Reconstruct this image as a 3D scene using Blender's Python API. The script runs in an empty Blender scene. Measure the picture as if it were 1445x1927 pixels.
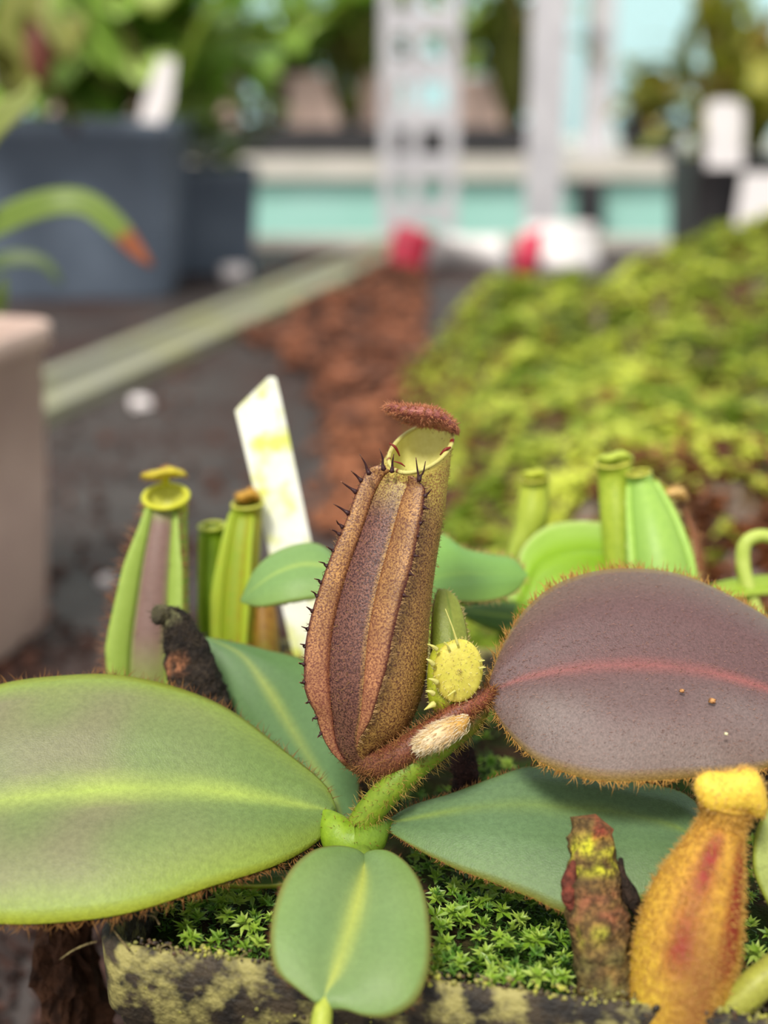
import bpy, math, random
import numpy as np
from mathutils import Vector, noise as mnoise

random.seed(7)
rng = np.random.default_rng(7)
S = bpy.context.scene

# ------------------------------------------------------------------ camera
F = 2400.0                      # focal length in pixels of the 1445 x 1927 frame
W_, H_ = 1445.0, 1927.0
TH = math.radians(18.7)         # pitch below the horizon
CAMH = 0.175                    # camera height above the bench top (bench top z = 0)
cam_d = bpy.data.cameras.new('camera')
cam = bpy.data.objects.new('camera', cam_d)
S.collection.objects.link(cam)
cam.location = (0, 0, CAMH)
cam.rotation_euler = (math.pi / 2 - TH, 0, 0)
cam_d.sensor_fit = 'HORIZONTAL'
cam_d.sensor_width = 24.0
cam_d.lens = 24.0 * F / W_
cam_d.clip_start = 0.005
cam_d.clip_end = 50
cam_d.dof.use_dof = True
cam_d.dof.focus_distance = 0.1565
cam_d.dof.aperture_fstop = cam_d.lens / 3.6
S.camera = cam

# ------------------------------------------------------------------ light
wd = bpy.data.worlds.new('greenhouse_daylight')
S.world = wd
wd.use_nodes = True
bg = wd.node_tree.nodes['Background']
bg.inputs[0].default_value = (1.0, 0.985, 0.95, 1)
bg.inputs[1].default_value = 0.90
sun_d = bpy.data.lights.new('sun', 'SUN')
sun_d.energy = 3.4
sun_d.angle = math.radians(13)
sun_d.color = (1.0, 0.95, 0.86)
sun = bpy.data.objects.new('sun', sun_d)
S.collection.objects.link(sun)
sun.rotation_euler = Vector((0.22, 0.50, -0.85)).to_track_quat('-Z', 'Y').to_euler()
S.view_settings.view_transform = 'Standard'
S.view_settings.look = 'None'
S.view_settings.exposure = 0.27
S.view_settings.gamma = 1.0
S.view_settings.use_curve_mapping = False

# ------------------------------------------------------------------ helpers
RIGHT = np.array([1.0, 0, 0])
UP = np.array([0, math.sin(TH), math.cos(TH)])
FWD = np.array([0, math.cos(TH), -math.sin(TH)])
CAM = np.array([0, 0, CAMH])


def P(px, py, d):
    """Point seen at a pixel, d metres along the viewing axis."""
    return CAM + d * FWD + (px - W_ / 2) / F * d * RIGHT - (py - H_ / 2) / F * d * UP


def G(px, py, z=0.0):
    """Point where the ray of a pixel meets the level z."""
    v = FWD + (px - W_ / 2) / F * RIGHT - (py - H_ / 2) / F * UP
    return CAM + v * ((z - CAMH) / v[2])


def AT(px, py, Y):
    """Point seen at a pixel at the distance Y in plan."""
    v = FWD + (px - W_ / 2) / F * RIGHT - (py - H_ / 2) / F * UP
    return CAM + v * (Y / v[1])


def nrm(v):
    v = np.asarray(v, float)
    l = np.linalg.norm(v, axis=-1, keepdims=True)
    return v / np.maximum(l, 1e-12)


def lin(c):
    c = np.asarray(c, float) / 255.0
    return np.where(c <= 0.04045, c / 12.92, ((c + 0.055) / 1.055) ** 2.4)


def lerp(a, b, t):
    return np.asarray(a, float) * (1 - t) + np.asarray(b, float) * t


def sst(a, b, x):
    t = min(1.0, max(0.0, (x - a) / (b - a)))
    return t * t * (3 - 2 * t)


def nz(p, s, o=0.0):
    return mnoise.noise(Vector((p[0] * s + o, p[1] * s + 3.1 * o, p[2] * s - o)))


def spline(pts, n, uniform=True):
    """Catmull-Rom through pts (any dimension), resampled evenly to n."""
    p = np.asarray(pts, float)
    if len(p) == 2:
        t = np.linspace(0, 1, n)[:, None]
        return p[0] * (1 - t) + p[1] * t
    q = np.vstack([2 * p[0] - p[1], p, 2 * p[-1] - p[-2]])
    out = []
    for i in range(1, len(q) - 2):
        t = np.linspace(0, 1, 24, endpoint=False)[:, None]
        a, b, c, d = q[i - 1], q[i], q[i + 1], q[i + 2]
        out.append(0.5 * (2 * b + (c - a) * t + (2 * a - 5 * b + 4 * c - d) * t ** 2 + (3 * b - a - 3 * c + d) * t ** 3))
    out = np.vstack(out + [p[-1][None]])
    k = min(3, out.shape[1])
    s = np.concatenate([[0], np.cumsum(np.linalg.norm(np.diff(out[:, :k], axis=0), axis=1))])
    u = np.linspace(0, s[-1], n)
    return np.stack([np.interp(u, s, out[:, j]) for j in range(out.shape[1])], 1)


def worldpts(pts):
    return np.array([P(*q[:3]) for q in pts])


def empty(name, loc, label=None, cat=None, group=None):
    o = bpy.data.objects.new(name, None)
    S.collection.objects.link(o)
    o.location = loc
    o.empty_display_size = 0.01
    tag(o, label, cat, group)
    return o


def tag(o, label=None, cat=None, group=None, kind=None):
    if label: o['label'] = label
    if cat: o['category'] = cat
    if group: o['group'] = group
    if kind: o['kind'] = kind
    return o


def worigin(o):
    v = np.zeros(3)
    while o is not None:
        v += np.array(o.location)
        o = o.parent
    return v


def build(name, V, Fc, mat, parent=None, base=None, cols=None, spk=None, smooth=True, solid=None, label=None, kind=None):
    """One mesh object from world-space vertices."""
    V = np.asarray(V, float)
    org = worigin(parent) if parent is not None else (np.asarray(base, float) if base is not None else np.array([V[:, 0].mean(), V[:, 1].mean(), V[:, 2].min()]))
    me = bpy.data.meshes.new(name)
    me.from_pydata((V - org).tolist(), [], [tuple(int(i) for i in f) for f in Fc])
    if smooth:
        me.polygons.foreach_set('use_smooth', [True] * len(me.polygons))
    for nm, c in (('Col', cols), ('Spk', spk)):
        if c is not None:
            c = np.asarray(c, float)
            if c.ndim == 1:
                c = np.tile(c, (len(V), 1))
            a = me.color_attributes.new(nm, 'FLOAT_COLOR', 'POINT')
            a.data.foreach_set('color', np.hstack([c, np.ones((len(c), 1))]).astype(np.float32).ravel())
    me.update()
    me.materials.append(mat)
    o = bpy.data.objects.new(name, me)
    S.collection.objects.link(o)
    if parent is not None:
        o.parent = parent
    else:
        o.location = org
    if solid:
        m = o.modifiers.new('thickness', 'SOLIDIFY')
        m.thickness = solid
        m.offset = -1
    if label: o['label'] = label
    if kind: o['kind'] = kind
    return o


def copy_obj(o, parent=None, loc=None, rot=None, sc=None):
    c = o.copy()
    S.collection.objects.link(c)
    c.parent = parent
    if loc is not None: c.location = loc
    if rot is not None: c.rotation_euler = rot
    if sc is not None: c.scale = sc if hasattr(sc, '__len__') else (sc, sc, sc)
    return c


def grid_faces(n, m, wrap=False):
    f = []
    mm = m if wrap else m - 1
    for i in range(n - 1):
        for j in range(mm):
            f.append((i * m + j, i * m + (j + 1) % m, (i + 1) * m + (j + 1) % m, (i + 1) * m + j))
    return f


def vnormals(V, Fc):
    N = np.zeros_like(V)
    for f in Fc:
        a, b, c = V[f[0]], V[f[1]], V[f[2]]
        n = np.cross(b - a, c - a)
        if len(f) == 4:
            n = n + np.cross(c - a, V[f[3]] - a)
        for i in f:
            N[i] += n
    return nrm(N)


# ------------------------------------------------------------------ materials
def nodes_of(name):
    m = bpy.data.materials.new(name)
    m.use_nodes = True
    nt = m.node_tree
    return m, nt, nt.nodes, nt.links, nt.nodes['Principled BSDF']


def noise_node(nt, scale, detail=3, rough=0.55, coord='Object', stretch=None):
    tc = nt.nodes.new('ShaderNodeTexCoord')
    src = tc.outputs[coord]
    if stretch:
        mp = nt.nodes.new('ShaderNodeMapping')
        mp.inputs['Scale'].default_value = stretch
        nt.links.new(src, mp.inputs['Vector'])
        src = mp.outputs['Vector']
    n = nt.nodes.new('ShaderNodeTexNoise')
    n.inputs['Scale'].default_value = scale
    n.inputs['Detail'].default_value = detail
    n.inputs['Roughness'].default_value = rough
    nt.links.new(src, n.inputs['Vector'])
    return n.outputs['Fac']


def remap(nt, sock, a, b):
    r = nt.nodes.new('ShaderNodeMapRange')
    r.inputs['From Min'].default_value = a
    r.inputs['From Max'].default_value = b
    nt.links.new(sock, r.inputs['Value'])
    return r.outputs['Result']


def mixc(nt, fac, a, b):
    m = nt.nodes.new('ShaderNodeMix')
    m.data_type = 'RGBA'
    for s, v in ((m.inputs[0], fac), (m.inputs[6], a), (m.inputs[7], b)):
        if hasattr(v, 'node'):
            nt.links.new(v, s)
        elif isinstance(v, (int, float)):
            s.default_value = v
        else:
            s.default_value = (*v, 1)
    return m.outputs[2]


def plant_mat(name, scale=2500, lo=0.45, hi=0.6, trans=0.25, rough=0.45, bump=0.3, bscale=4000, spec=0.4, sheen=0.0, bdist=0.00015):
    m, nt, N, L, b = nodes_of(name)
    c = N.new('ShaderNodeAttribute'); c.attribute_name = 'Col'
    s = N.new('ShaderNodeAttribute'); s.attribute_name = 'Spk'
    f = remap(nt, noise_node(nt, scale, 6, 0.68), lo, hi)
    col = mixc(nt, f, c.outputs['Color'], s.outputs['Color'])
    L.new(col, b.inputs['Base Color'])
    b.inputs['Roughness'].default_value = rough
    b.inputs['Specular IOR Level'].default_value = spec
    if sheen:
        b.inputs['Sheen Weight'].default_value = sheen
        b.inputs['Sheen Roughness'].default_value = 0.5
    if bump:
        bp = N.new('ShaderNodeBump')
        bp.inputs['Strength'].default_value = bump
        bp.inputs['Distance'].default_value = bdist
        L.new(noise_node(nt, bscale, 2), bp.inputs['Height'])
        L.new(bp.outputs['Normal'], b.inputs['Normal'])
    if trans:
        t = N.new('ShaderNodeBsdfTranslucent')
        L.new(col, t.inputs['Color'])
        mx = N.new('ShaderNodeMixShader')
        mx.inputs[0].default_value = trans
        L.new(b.outputs[0], mx.inputs[1]); L.new(t.outputs[0], mx.inputs[2])
        L.new(mx.outputs[0], N['Material Output'].inputs['Surface'])
    return m


def two_tone(name, c1, c2, scale=60, lo=0.35, hi=0.65, rough=0.6, metal=0.0, bump=0.0, bscale=None, bdist=0.001, trans=0.0, spec=0.4, third=None):
    m, nt, N, L, b = nodes_of(name)
    col = mixc(nt, remap(nt, noise_node(nt, scale, 5), lo, hi), lin(c1), lin(c2))
    if third:                                   # (colour, scale, lo, hi)
        col = mixc(nt, remap(nt, noise_node(nt, third[1], 4), third[2], third[3]), col, lin(third[0]))
    L.new(col, b.inputs['Base Color'])
    b.inputs['Roughness'].default_value = rough
    b.inputs['Metallic'].default_value = metal
    b.inputs['Specular IOR Level'].default_value = spec
    if bump:
        bp = N.new('ShaderNodeBump')
        bp.inputs['Strength'].default_value = bump
        bp.inputs['Distance'].default_value = bdist
        L.new(noise_node(nt, bscale or scale * 3, 5), bp.inputs['Height'])
        L.new(bp.outputs['Normal'], b.inputs['Normal'])
    if trans:
        t = N.new('ShaderNodeBsdfTranslucent')
        L.new(col, t.inputs['Color'])
        mx = N.new('ShaderNodeMixShader')
        mx.inputs[0].default_value = trans
        L.new(b.outputs[0], mx.inputs[1]); L.new(t.outputs[0], mx.inputs[2])
        L.new(mx.outputs[0], N['Material Output'].inputs['Surface'])
    return m


M_LEAF = plant_mat('leaf_green', 1500, 0.36, 0.64, 0.22, 0.46, 0.4, 4600, bdist=0.00016)
M_PURPLE = plant_mat('leaf_purple', 3000, 0.40, 0.62, 0.08, 0.5, 0.45, 5000, sheen=0.08, bdist=0.00016)
M_PITCH = plant_mat('pitcher_skin', 4300, 0.42, 0.58, 0.15, 0.45, 0.5, 4200)
M_SOFT = plant_mat('pitcher_soft', 900, 0.35, 0.7, 0.30, 0.45, 0.3, 3000)
M_FUZZY = plant_mat('fuzzy_pitcher', 1000, 0.42, 0.6, 0.15, 0.6, 0.6, 1500, bdist=0.0004)
M_HAIR = plant_mat('hair', 2000, 0.3, 0.7, 0.3, 0.4, 0.0)
M_DEAD = plant_mat('withered_skin', 1100, 0.42, 0.58, 0.0, 0.85, 1.0, 1600, spec=0.2, bdist=0.0007)
M_BLADE = plant_mat('background_leaf', 60, 0.3, 0.7, 0.5, 0.4, 0.0)
M_MOSS = plant_mat('moss_leaf', 900, 0.3, 0.7, 0.35, 0.4, 0.0)
M_LABEL = two_tone('label_plastic', (222, 222, 214), (216, 218, 196), 140, 0.4, 0.6, 0.4, third=((200, 206, 100), 130, 0.49, 0.62))
M_POT = two_tone('black_pot_plastic', (30, 26, 22), (62, 52, 38), 330, 0.4, 0.6, rough=0.6, bump=0.9, bscale=1100, bdist=0.0006,
                 third=((150, 142, 84), 260, 0.47, 0.62))
M_SOIL = two_tone('potting_soil', (30, 22, 16), (62, 46, 32), 500, rough=0.9, bump=1.0, bscale=1200, bdist=0.001, spec=0.1,
                  third=((44, 62, 22), 120, 0.42, 0.6))
M_BENCH = two_tone('bench_fabric', (50, 42, 41), (68, 61, 59), 24, rough=0.65, bump=0.5, bscale=400, bdist=0.001,
                   third=((54, 36, 32), 11, 0.45, 0.62))
M_RAIL = two_tone('bench_rail', (140, 140, 126), (148, 148, 112), 20, rough=0.5)
M_BLUEPOT = two_tone('bluegrey_plastic', (90, 102, 118), (100, 112, 128), 25, rough=0.45)
M_BLACK = two_tone('dark_plastic', (36, 36, 40), (52, 50, 52), 40, rough=0.5)
M_TAUPE = two_tone('taupe_plastic', (178, 154, 144), (190, 166, 154), 40, rough=0.55)
M_PINK = two_tone('pink_clay', (238, 204, 188), (244, 214, 200), 40, rough=0.8)
M_TEAL = two_tone('teal_panel', (148, 198, 186), (160, 206, 196), 8, rough=0.6)
M_PALE = two_tone('pale_edge', (200, 194, 186), (188, 184, 174), 20, rough=0.6)
M_METAL = two_tone('galvanised_metal', (205, 203, 208), (186, 184, 190), 30, rough=0.5, metal=0.15)
M_GLAZE = two_tone('polycarbonate_sheet', (226, 248, 250), (222, 246, 248), 3, rough=0.3, trans=0.75)
M_FLOOR = two_tone('concrete', (120, 118, 112), (104, 102, 98), 12, rough=0.9)
M_RED = two_tone('tape_red', (235, 70, 105), (228, 60, 95), 40, rough=0.4, trans=0.25)
M_WHITE = two_tone('tape_white', (245, 242, 242), (238, 234, 234), 40, rough=0.4, trans=0.25)
M_TAG = two_tone('tag_plastic', (240, 234, 236), (230, 226, 226), 40, rough=0.5)
M_TRAY = two_tone('green_tray', (52, 76, 72), (64, 88, 84), 30, rough=0.5)
M_PERL = two_tone('perlite', (228, 218, 220), (240, 234, 234), 300, rough=0.8)
M_BARK = two_tone('bark', (44, 28, 20), (84, 56, 40), 400, rough=0.9, bump=1.0, bscale=900, bdist=0.001, spec=0.15)

# ------------------------------------------------------------------ plant shape builders
def hair_mesh(roots, dirs, lens, rad, bend=0.35):
    """Thin three-sided tapering hairs: V, F."""
    n = len(roots)
    roots = np.asarray(roots); dirs = nrm(dirs); lens = np.asarray(lens)
    side = nrm(np.cross(dirs, rng.normal(size=(n, 3))))
    up = np.cross(side, dirs)
    bv = nrm(rng.normal(size=(n, 3)) + np.array([0, 0, 0.2]))
    V = np.zeros((n, 7, 3))
    rad = np.broadcast_to(np.asarray(rad, float), (n,))
    for k in range(3):
        a = 2 * math.pi * k / 3
        o = side * math.cos(a) + up * math.sin(a)
        V[:, k] = roots + o * rad[:, None]
        V[:, 3 + k] = roots + dirs * (lens * 0.55)[:, None] + bv * (lens * bend * 0.25)[:, None] + o * (rad * 0.7)[:, None]
    V[:, 6] = roots + dirs * (lens * 0.95)[:, None] + bv * (lens * bend)[:, None]
    base = np.array([(0, 1, 4, 3), (1, 2, 5, 4), (2, 0, 3, 5)])
    tip = np.array([(3, 4, 6), (4, 5, 6), (5, 3, 6)])
    off = (np.arange(n) * 7)[:, None, None]
    Fc = [tuple(f) for f in (base[None] + off).reshape(-1, 4)] + [tuple(f) for f in (tip[None] + off).reshape(-1, 3)]
    return V.reshape(-1, 3), Fc


def hairs(name, parent, roots, dirs, lens, rad, c1, c2, bend=0.35):
    V, Fc = hair_mesh(roots, dirs, lens, rad, bend)
    n = len(roots)
    t = rng.random((n, 1))
    c = np.repeat(lin(c1) * (1 - t) + lin(c2) * t, 7, axis=0)
    return build(name, V, Fc, M_HAIR, parent, cols=c, spk=c, kind='stuff')


def leaf(parent, L, M, R, colfn, mat=M_LEAF, bulge=0.10, groove=0.05, n=64, k=11, thick=0.0007, name='leaf',
         hair=None, label=None, wav=0.0, down=None, soft=10):
    """A leaf lofted between two margins and a midrib given as (px, py, depth)."""
    Lp, Mp, Rp = (spline(worldpts(q), n) for q in (L, M, R))
    V, C, K, TS = [], [], [], []
    T = nrm(np.gradient(Mp, axis=0))
    wid = Rp - Lp
    wid[0] = wid[1]; wid[-1] = wid[-2]
    Nn = nrm(np.cross(wid, T))
    flip = np.sign((Nn * (CAM - Mp)).sum(1))
    flip[flip == 0] = 1
    Nn = Nn * (1 if flip.sum() >= 0 else -1)
    for i in range(n):
        t = i / (n - 1)
        for j in range(-k, k + 1):
            s = j / k
            E = Rp[i] if s > 0 else Lp[i]
            a = abs(s)
            hw = np.linalg.norm(E - Mp[i])
            p = Mp[i] + (E - Mp[i]) * a
            h = bulge * hw * (4 * a * (1 - a)) - groove * hw * math.exp(-(s / 0.10) ** 2)
            h += wav * hw * nz(p, 160, 2.0) * a
            p = p + Nn[i] * h
            V.append(p)
            c, q = colfn(t, s, p)
            C.append(c); K.append(q)
    m = 2 * k + 1
    A = np.array(V).reshape(n, m, 3)
    for _ in range(soft):                       # round the crease at the midrib
        B = A.copy()
        for j in range(k - 4, k + 5):
            if 0 < j < m - 1:
                B[:, j] = 0.5 * A[:, j] + 0.25 * (A[:, j - 1] + A[:, j + 1])
        A = B
    V = A.reshape(-1, 3)
    o = build(name, V, grid_faces(n, m), mat, parent, cols=C, spk=K, solid=thick, label=label)
    # consistent facing: solidify grows away from the viewer-facing side
    if down:                                    # fine down lying on the blade
        pxd = np.mean([q[2] for q in M]) / F
        ii = rng.integers(2, n - 2, down[0]); jj = rng.integers(1, m - 1, down[0])
        jit = rng.normal(size=(down[0], 3)) * np.linalg.norm(A[2:, 1:] - A[:-2, :-1], axis=2).mean() * 0.35
        jit -= Nn[ii] * (jit * Nn[ii]).sum(1)[:, None]
        hairs('down', o, A[ii, jj] + jit, Nn[ii] * 0.12 + T[ii] * 0.8 + rng.normal(size=(down[0], 3)) * 0.25, down[1] * pxd * rng.uniform(.5, 1.2, down[0]), 0.45 * pxd, down[2], down[3])
    if hair:
        cnt, ln, c1, c2 = hair[:4]
        d0 = np.mean([q[2] for q in M])
        px = d0 / F
        rts, drs, lns = [], [], []
        for E in (Lp, Rp):
            seg = np.linalg.norm(np.diff(E, axis=0), axis=1).sum()
            tot = np.linalg.norm(np.diff(Lp, axis=0), axis=1).sum() + np.linalg.norm(np.diff(Rp, axis=0), axis=1).sum()
            for _ in range(int(cnt * seg / tot)):
                u = random.uniform(0.02, 0.98) * (n - 1)
                i = int(u); f = u - i
                r = E[i] * (1 - f) + E[i + 1] * f
                out = nrm(E[i] - Mp[i])
                rts.append(r - out * 1 * px)
                drs.append(out + T[i] * random.uniform(-0.7, 0.7) + Nn[i] * random.uniform(-0.3, 1.0))
                lns.append(ln * px * random.uniform(0.45, 1.15))
        hairs('margin_hairs', o, rts, drs, lns, 0.95 * px, c1, c2, 0.45)
    return o


def frames(Cw):
    T = nrm(np.gradient(Cw, axis=0))
    E2 = FWD[None] - T * (T @ FWD)[:, None]
    ok = np.linalg.norm(E2, axis=1) > 0.2
    for i in range(len(E2)):
        if not ok[i]:
            E2[i] = E2[i - 1] if i else np.cross(T[i], RIGHT)
    E2 = nrm(E2)
    E1 = nrm(np.cross(E2, T))
    return T, E1, E2


def tube(name, parent, pts, mat, colfn, n=40, m=14, flat=1.0, fuzz=None, cap=True, lump=0.0, lscale=400, label=None, base=None):
    """Tapering tube through (px, py, depth, radius px)."""
    q = np.array([[*P(a, b, d), r * d / F] for a, b, d, r in pts])
    s = spline(q, n)
    Cw, r = s[:, :3], np.maximum(s[:, 3], 1e-6)
    T, E1, E2 = frames(Cw)
    V, C, K, Nn = [], [], [], []
    for i in range(n):
        for j in range(m):
            a = 2 * math.pi * j / m
            o = E1[i] * math.sin(a) - E2[i] * math.cos(a) * flat
            rr = r[i]
            p = Cw[i] + o * rr
            if lump:
                p = p + o * rr * lump * (nz(p, lscale, 1.0) + 0.5 * nz(p, lscale * 2.7, 4.0))
            V.append(p); Nn.append(nrm(o))
            c, k = colfn(i / (n - 1), a, p)
            C.append(c); K.append(k)
    Fc = grid_faces(n, m, True)
    if cap:
        for i, rev in ((0, True), (n - 1, False)):
            V.append(Cw[i] + T[i] * (r[i] * 0.5 * (-1 if i == 0 else 1)))
            c, k = colfn(i / (n - 1), 0, Cw[i]); C.append(c); K.append(k); Nn.append(T[i])
            ci = len(V) - 1
            for j in range(m):
                Fc.append((i * m + j, i * m + (j + 1) % m, ci) if not rev else (i * m + (j + 1) % m, i * m + j, ci))
    V = np.array(V)
    o = build(name, V, Fc, mat, parent, cols=C, spk=K, label=label, base=base)
    if fuzz:
        cnt, ln, c1, c2 = fuzz[:4]
        t0, t1 = fuzz[4] if len(fuzz) > 4 else (0, 1)
        px = np.mean([w[2] for w in pts]) / F
        idx = rng.integers(int(t0 * (n - 1)) * m, max(int(t0 * (n - 1)) * m + 1, int(t1 * (n - 1)) * m), cnt)
        jit = rng.normal(size=(cnt, 3)) * px * 2.0
        Nn = np.array(Nn)
        hairs('hairs', o, V[idx] + jit - Nn[idx] * px * 1.5, (Nn[idx] * 0.35 + T[np.minimum(idx // m, n - 1)] if len(fuzz) > 5 else Nn[idx]) + rng.normal(size=(cnt, 3)) * (0.12 if len(fuzz) > 5 else 0.35), ln * px * rng.uniform(0.5, 1.15, cnt), 0.7 * px, c1, c2)
    return o, Cw, r, T, E1, E2


def ellipsoid(name, parent, c, ax, ay, az, mat, colfn, n=18, m=28, fuzz=None, px=None, warp=None, label=None):
    V, C, K, Nn = [], [], [], []
    for i in range(n):
        th = math.pi * (0.02 + 0.96 * i / (n - 1))
        for j in range(m):
            a = 2 * math.pi * j / m
            x, y, z = math.sin(th) * math.cos(a), math.cos(th), math.sin(th) * math.sin(a)
            p = c + ax * x + ay * y + az * z
            if warp is not None:
                p = p + warp(x, y, z)
            V.append(p)
            cc, kk = colfn(x, y, z, p)
            C.append(cc); K.append(kk)
    Fc = grid_faces(n, m, True)
    Fc.append(tuple(range(m))[::-1]); Fc.append(tuple(range((n - 1) * m, n * m)))
    V = np.array(V)
    N_ = nrm(V - c)
    o = build(name, V, Fc, mat, parent, cols=C, spk=K, label=label)
    if fuzz:
        cnt, ln, c1, c2 = fuzz
        idx = rng.integers(0, len(V), cnt)
        na = nrm(ay); w = (np.asarray(N_[idx]) @ na)
        d = N_[idx] + na[None] * np.sign(w)[:, None] * 0.5 + rng.normal(size=(cnt, 3)) * 0.3
        hairs('hairs', o, V[idx] + rng.normal(size=(cnt, 3)) * px * 1.5, d, ln * px * rng.uniform(0.4, 1.2, cnt), 0.65 * px, c1, c2)
    return o


def pitcher(parent, cen, rim, colfn, mat, wings=(), wingcol=None, inner=((190, 192, 70), (150, 150, 60)), rimcol=((205, 205, 90), (190, 190, 70)),
            stripes=(), lid=None, lidcol=((150, 90, 70), (110, 60, 55)), lidfuzz=None, fuzz=None, fringe=None, n=70, m=44, name='pitcher', label=None,
            rimr=3.6, wing_thick=0.00035, depth_in=0.3):
    """Body rings from base to mouth, an oblique mouth rim, inner wall, wings, lid."""
    q = np.array([[*P(a, b, d), r * d / F] for a, b, d, r in cen])
    s = spline(q, n)
    Cw, r = s[:, :3], s[:, 3]
    T, E1, E2 = frames(Cw)
    rc = P(*rim[0]); ra = P(*rim[1]) - P(*rim[2]); ra = ra / 2; rb = P(*rim[3]) - rc
    nb = 12

    def ring(i, a):
        return Cw[i] + (E1[i] * math.sin(a) - E2[i] * math.cos(a)) * r[i]

    def rimp(a, k=1.0):
        return rc + ra * math.sin(a) * k + rb * math.cos(a) * k
    V, C, K = [], [], []
    for i in range(n + nb):
        for j in range(m):
            a = 2 * math.pi * j / m
            if i < n:
                p = ring(i, a); t = 0.86 * i / (n - 1)
            else:
                u = (i - n + 1) / nb
                p = lerp(ring(n - 1, a), rimp(a), u)
                t = 0.86 + 0.14 * u
            V.append(p)
            aa = (a + math.pi) % (2 * math.pi) - math.pi
            c, k = colfn(t, aa, p)
            C.append(c); K.append(k)
    body = build(name, V, grid_faces(n + nb, m, True), mat, parent, cols=C, spk=K, label=label)
    px = rim[0][2] / F
    # inner wall
    V2, C2, K2 = [], [], []
    ni = 14
    ii = int(n * (1 - depth_in))
    for i in range(ni):
        u = i / (ni - 1)
        for j in range(m):
            a = 2 * math.pi * j / m
            lowp = Cw[ii] + (E1[ii] * math.sin(a) - E2[ii] * math.cos(a)) * r[ii] * 0.80
            lowt = Cw[n - 1] + (E1[n - 1] * math.sin(a) - E2[n - 1] * math.cos(a)) * r[n - 1] * 0.86
            if u < 0.5:
                p = lerp(rimp(a, 0.97), lowt, u * 2)
            else:
                p = lerp(lowt, lowp, u * 2 - 1)
            V2.append(p); C2.append(lin(inner[0])); K2.append(lin(inner[1]))
    f2 = grid_faces(ni, m, True) + [tuple(range((ni - 1) * m, ni * m))]
    build('inner_wall', V2, f2, M_SOFT, body, cols=C2, spk=K2)
    # mouth rim
    V3, C3, K3 = [], [], []
    mr, kr = 72, 8
    rn = nrm(np.cross(ra, rb))
    for j in range(mr):
        a = 2 * math.pi * j / mr
        p0 = rimp(a); o1 = nrm(p0 - rc)
        red = any(abs(((math.degrees(a) - g + 180) % 360) - 180) < w for g, w in stripes)
        for q_ in range(kr):
            b = 2 * math.pi * q_ / kr
            V3.append(p0 - o1 * rimr * 0.5 * px + (o1 * math.cos(b) * 1.3 + rn * math.sin(b)) * rimr * px)
            C3.append(lin((130, 34, 26)) if red else lin(rimcol[0])); K3.append(lin((120, 30, 24)) if red else lin(rimcol[1]))
    f3 = []
    for j in range(mr):
        for q_ in range(kr):
            f3.append((j * kr + q_, j * kr + (q_ + 1) % kr, ((j + 1) % mr) * kr + (q_ + 1) % kr, ((j + 1) % mr) * kr + q_))
    build('mouth_rim', V3, f3, M_SOFT, body, cols=C3, spk=K3)
    edges = []
    for (pa, psi, wl, i0, i1) in wings:
        a = math.radians(pa); b = math.radians(psi)
        ws = np.interp(np.linspace(0, 1, 60), [w[0] for w in wl], [w[1] for w in wl])
        Vw, Cc, Kk, ed = [], [], [], []
        for g in range(60):
            u = i0 + (i1 - i0) * g / 59
            fi = min(u * (n - 1), n - 1.0001); i = int(fi); f = fi - i
            A = lerp(ring(i, a), ring(i + 1, a), f)
            base = lerp(Cw[i], Cw[i + 1], f)
            if u >= 0.999:
                A = lerp(ring(n - 1, a), rimp(a), min(1.0, max(0.0, (u - 1) / 0.14)) * 0.9)
            o = E1[i] * math.sin(b) - E2[i] * math.cos(b)
            w = ws[g] * px
            for h in range(6):
                x = h / 5
                p = A + (o * x + nrm(A - base) * 0.12 * math.sin(math.pi * x) - nrm(A - base) * 0.06) * w
                Vw.append(p)
                c, k = (wingcol or colfn)(0.86 * u, x, p)
                Cc.append(c); Kk.append(k)
            ed.append((A + o * w, o, T[i]))
        build('wing', Vw, grid_faces(60, 6), mat, body, cols=Cc, spk=Kk, solid=wing_thick)
        edges.append(ed)
    if lid:
        lc, hl, ang, ht, hd = lid[:5]
        al = math.radians(ang)
        c0 = P(*lc)
        ax = (RIGHT * math.cos(al) - UP * math.sin(al))
        ay = (RIGHT * math.sin(al) + UP * math.cos(al))
        tiltd = lid[5] if len(lid) > 5 else 0.0
        az = nrm(FWD + ay * tiltd)
        ay = nrm(np.cross(az, ax)) * np.sign(np.dot(np.cross(az, ax), ay))
        ellipsoid('lid', body, c0, ax * hl * px, ay * ht * px, az * hd * px, mat,
                  lambda x, y, z, p: (lerp(lin(lidcol[0]), lin(lidcol[1]), 0.5 + 0.8 * nz(p, 500)), lin(lidcol[1])),
                  fuzz=lidfuzz, px=px, warp=lambda x, y, z: ay * px * ht * (-0.35 * x * x + 0.25 * math.sin(4 * x)) + ay * px * 1.5 * math.sin(9 * x + 5 * z))
        # neck joining lid and mouth
        tube_pts = [rimp(math.pi) - nrm(rb) * 0, c0 - ay * ht * px * 0.3 + az * hd * px * 0.45]
        nn = spline(np.array([[*tube_pts[0], 9 * px], [*lerp(tube_pts[0], tube_pts[1], 0.5), 8 * px], [*tube_pts[1], 10 * px]]), 8)
        Vn, Cn = [], []
        for g in range(8):
            for j in range(10):
                b = 2 * math.pi * j / 10
                Vn.append(nn[g, :3] + (RIGHT * math.cos(b) + FWD * math.sin(b)) * nn[g, 3]); Cn.append(lin(rimcol[0]))
        build('lid_neck', Vn, grid_faces(8, 10, True), M_SOFT, body, cols=Cn, spk=Cn)
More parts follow.
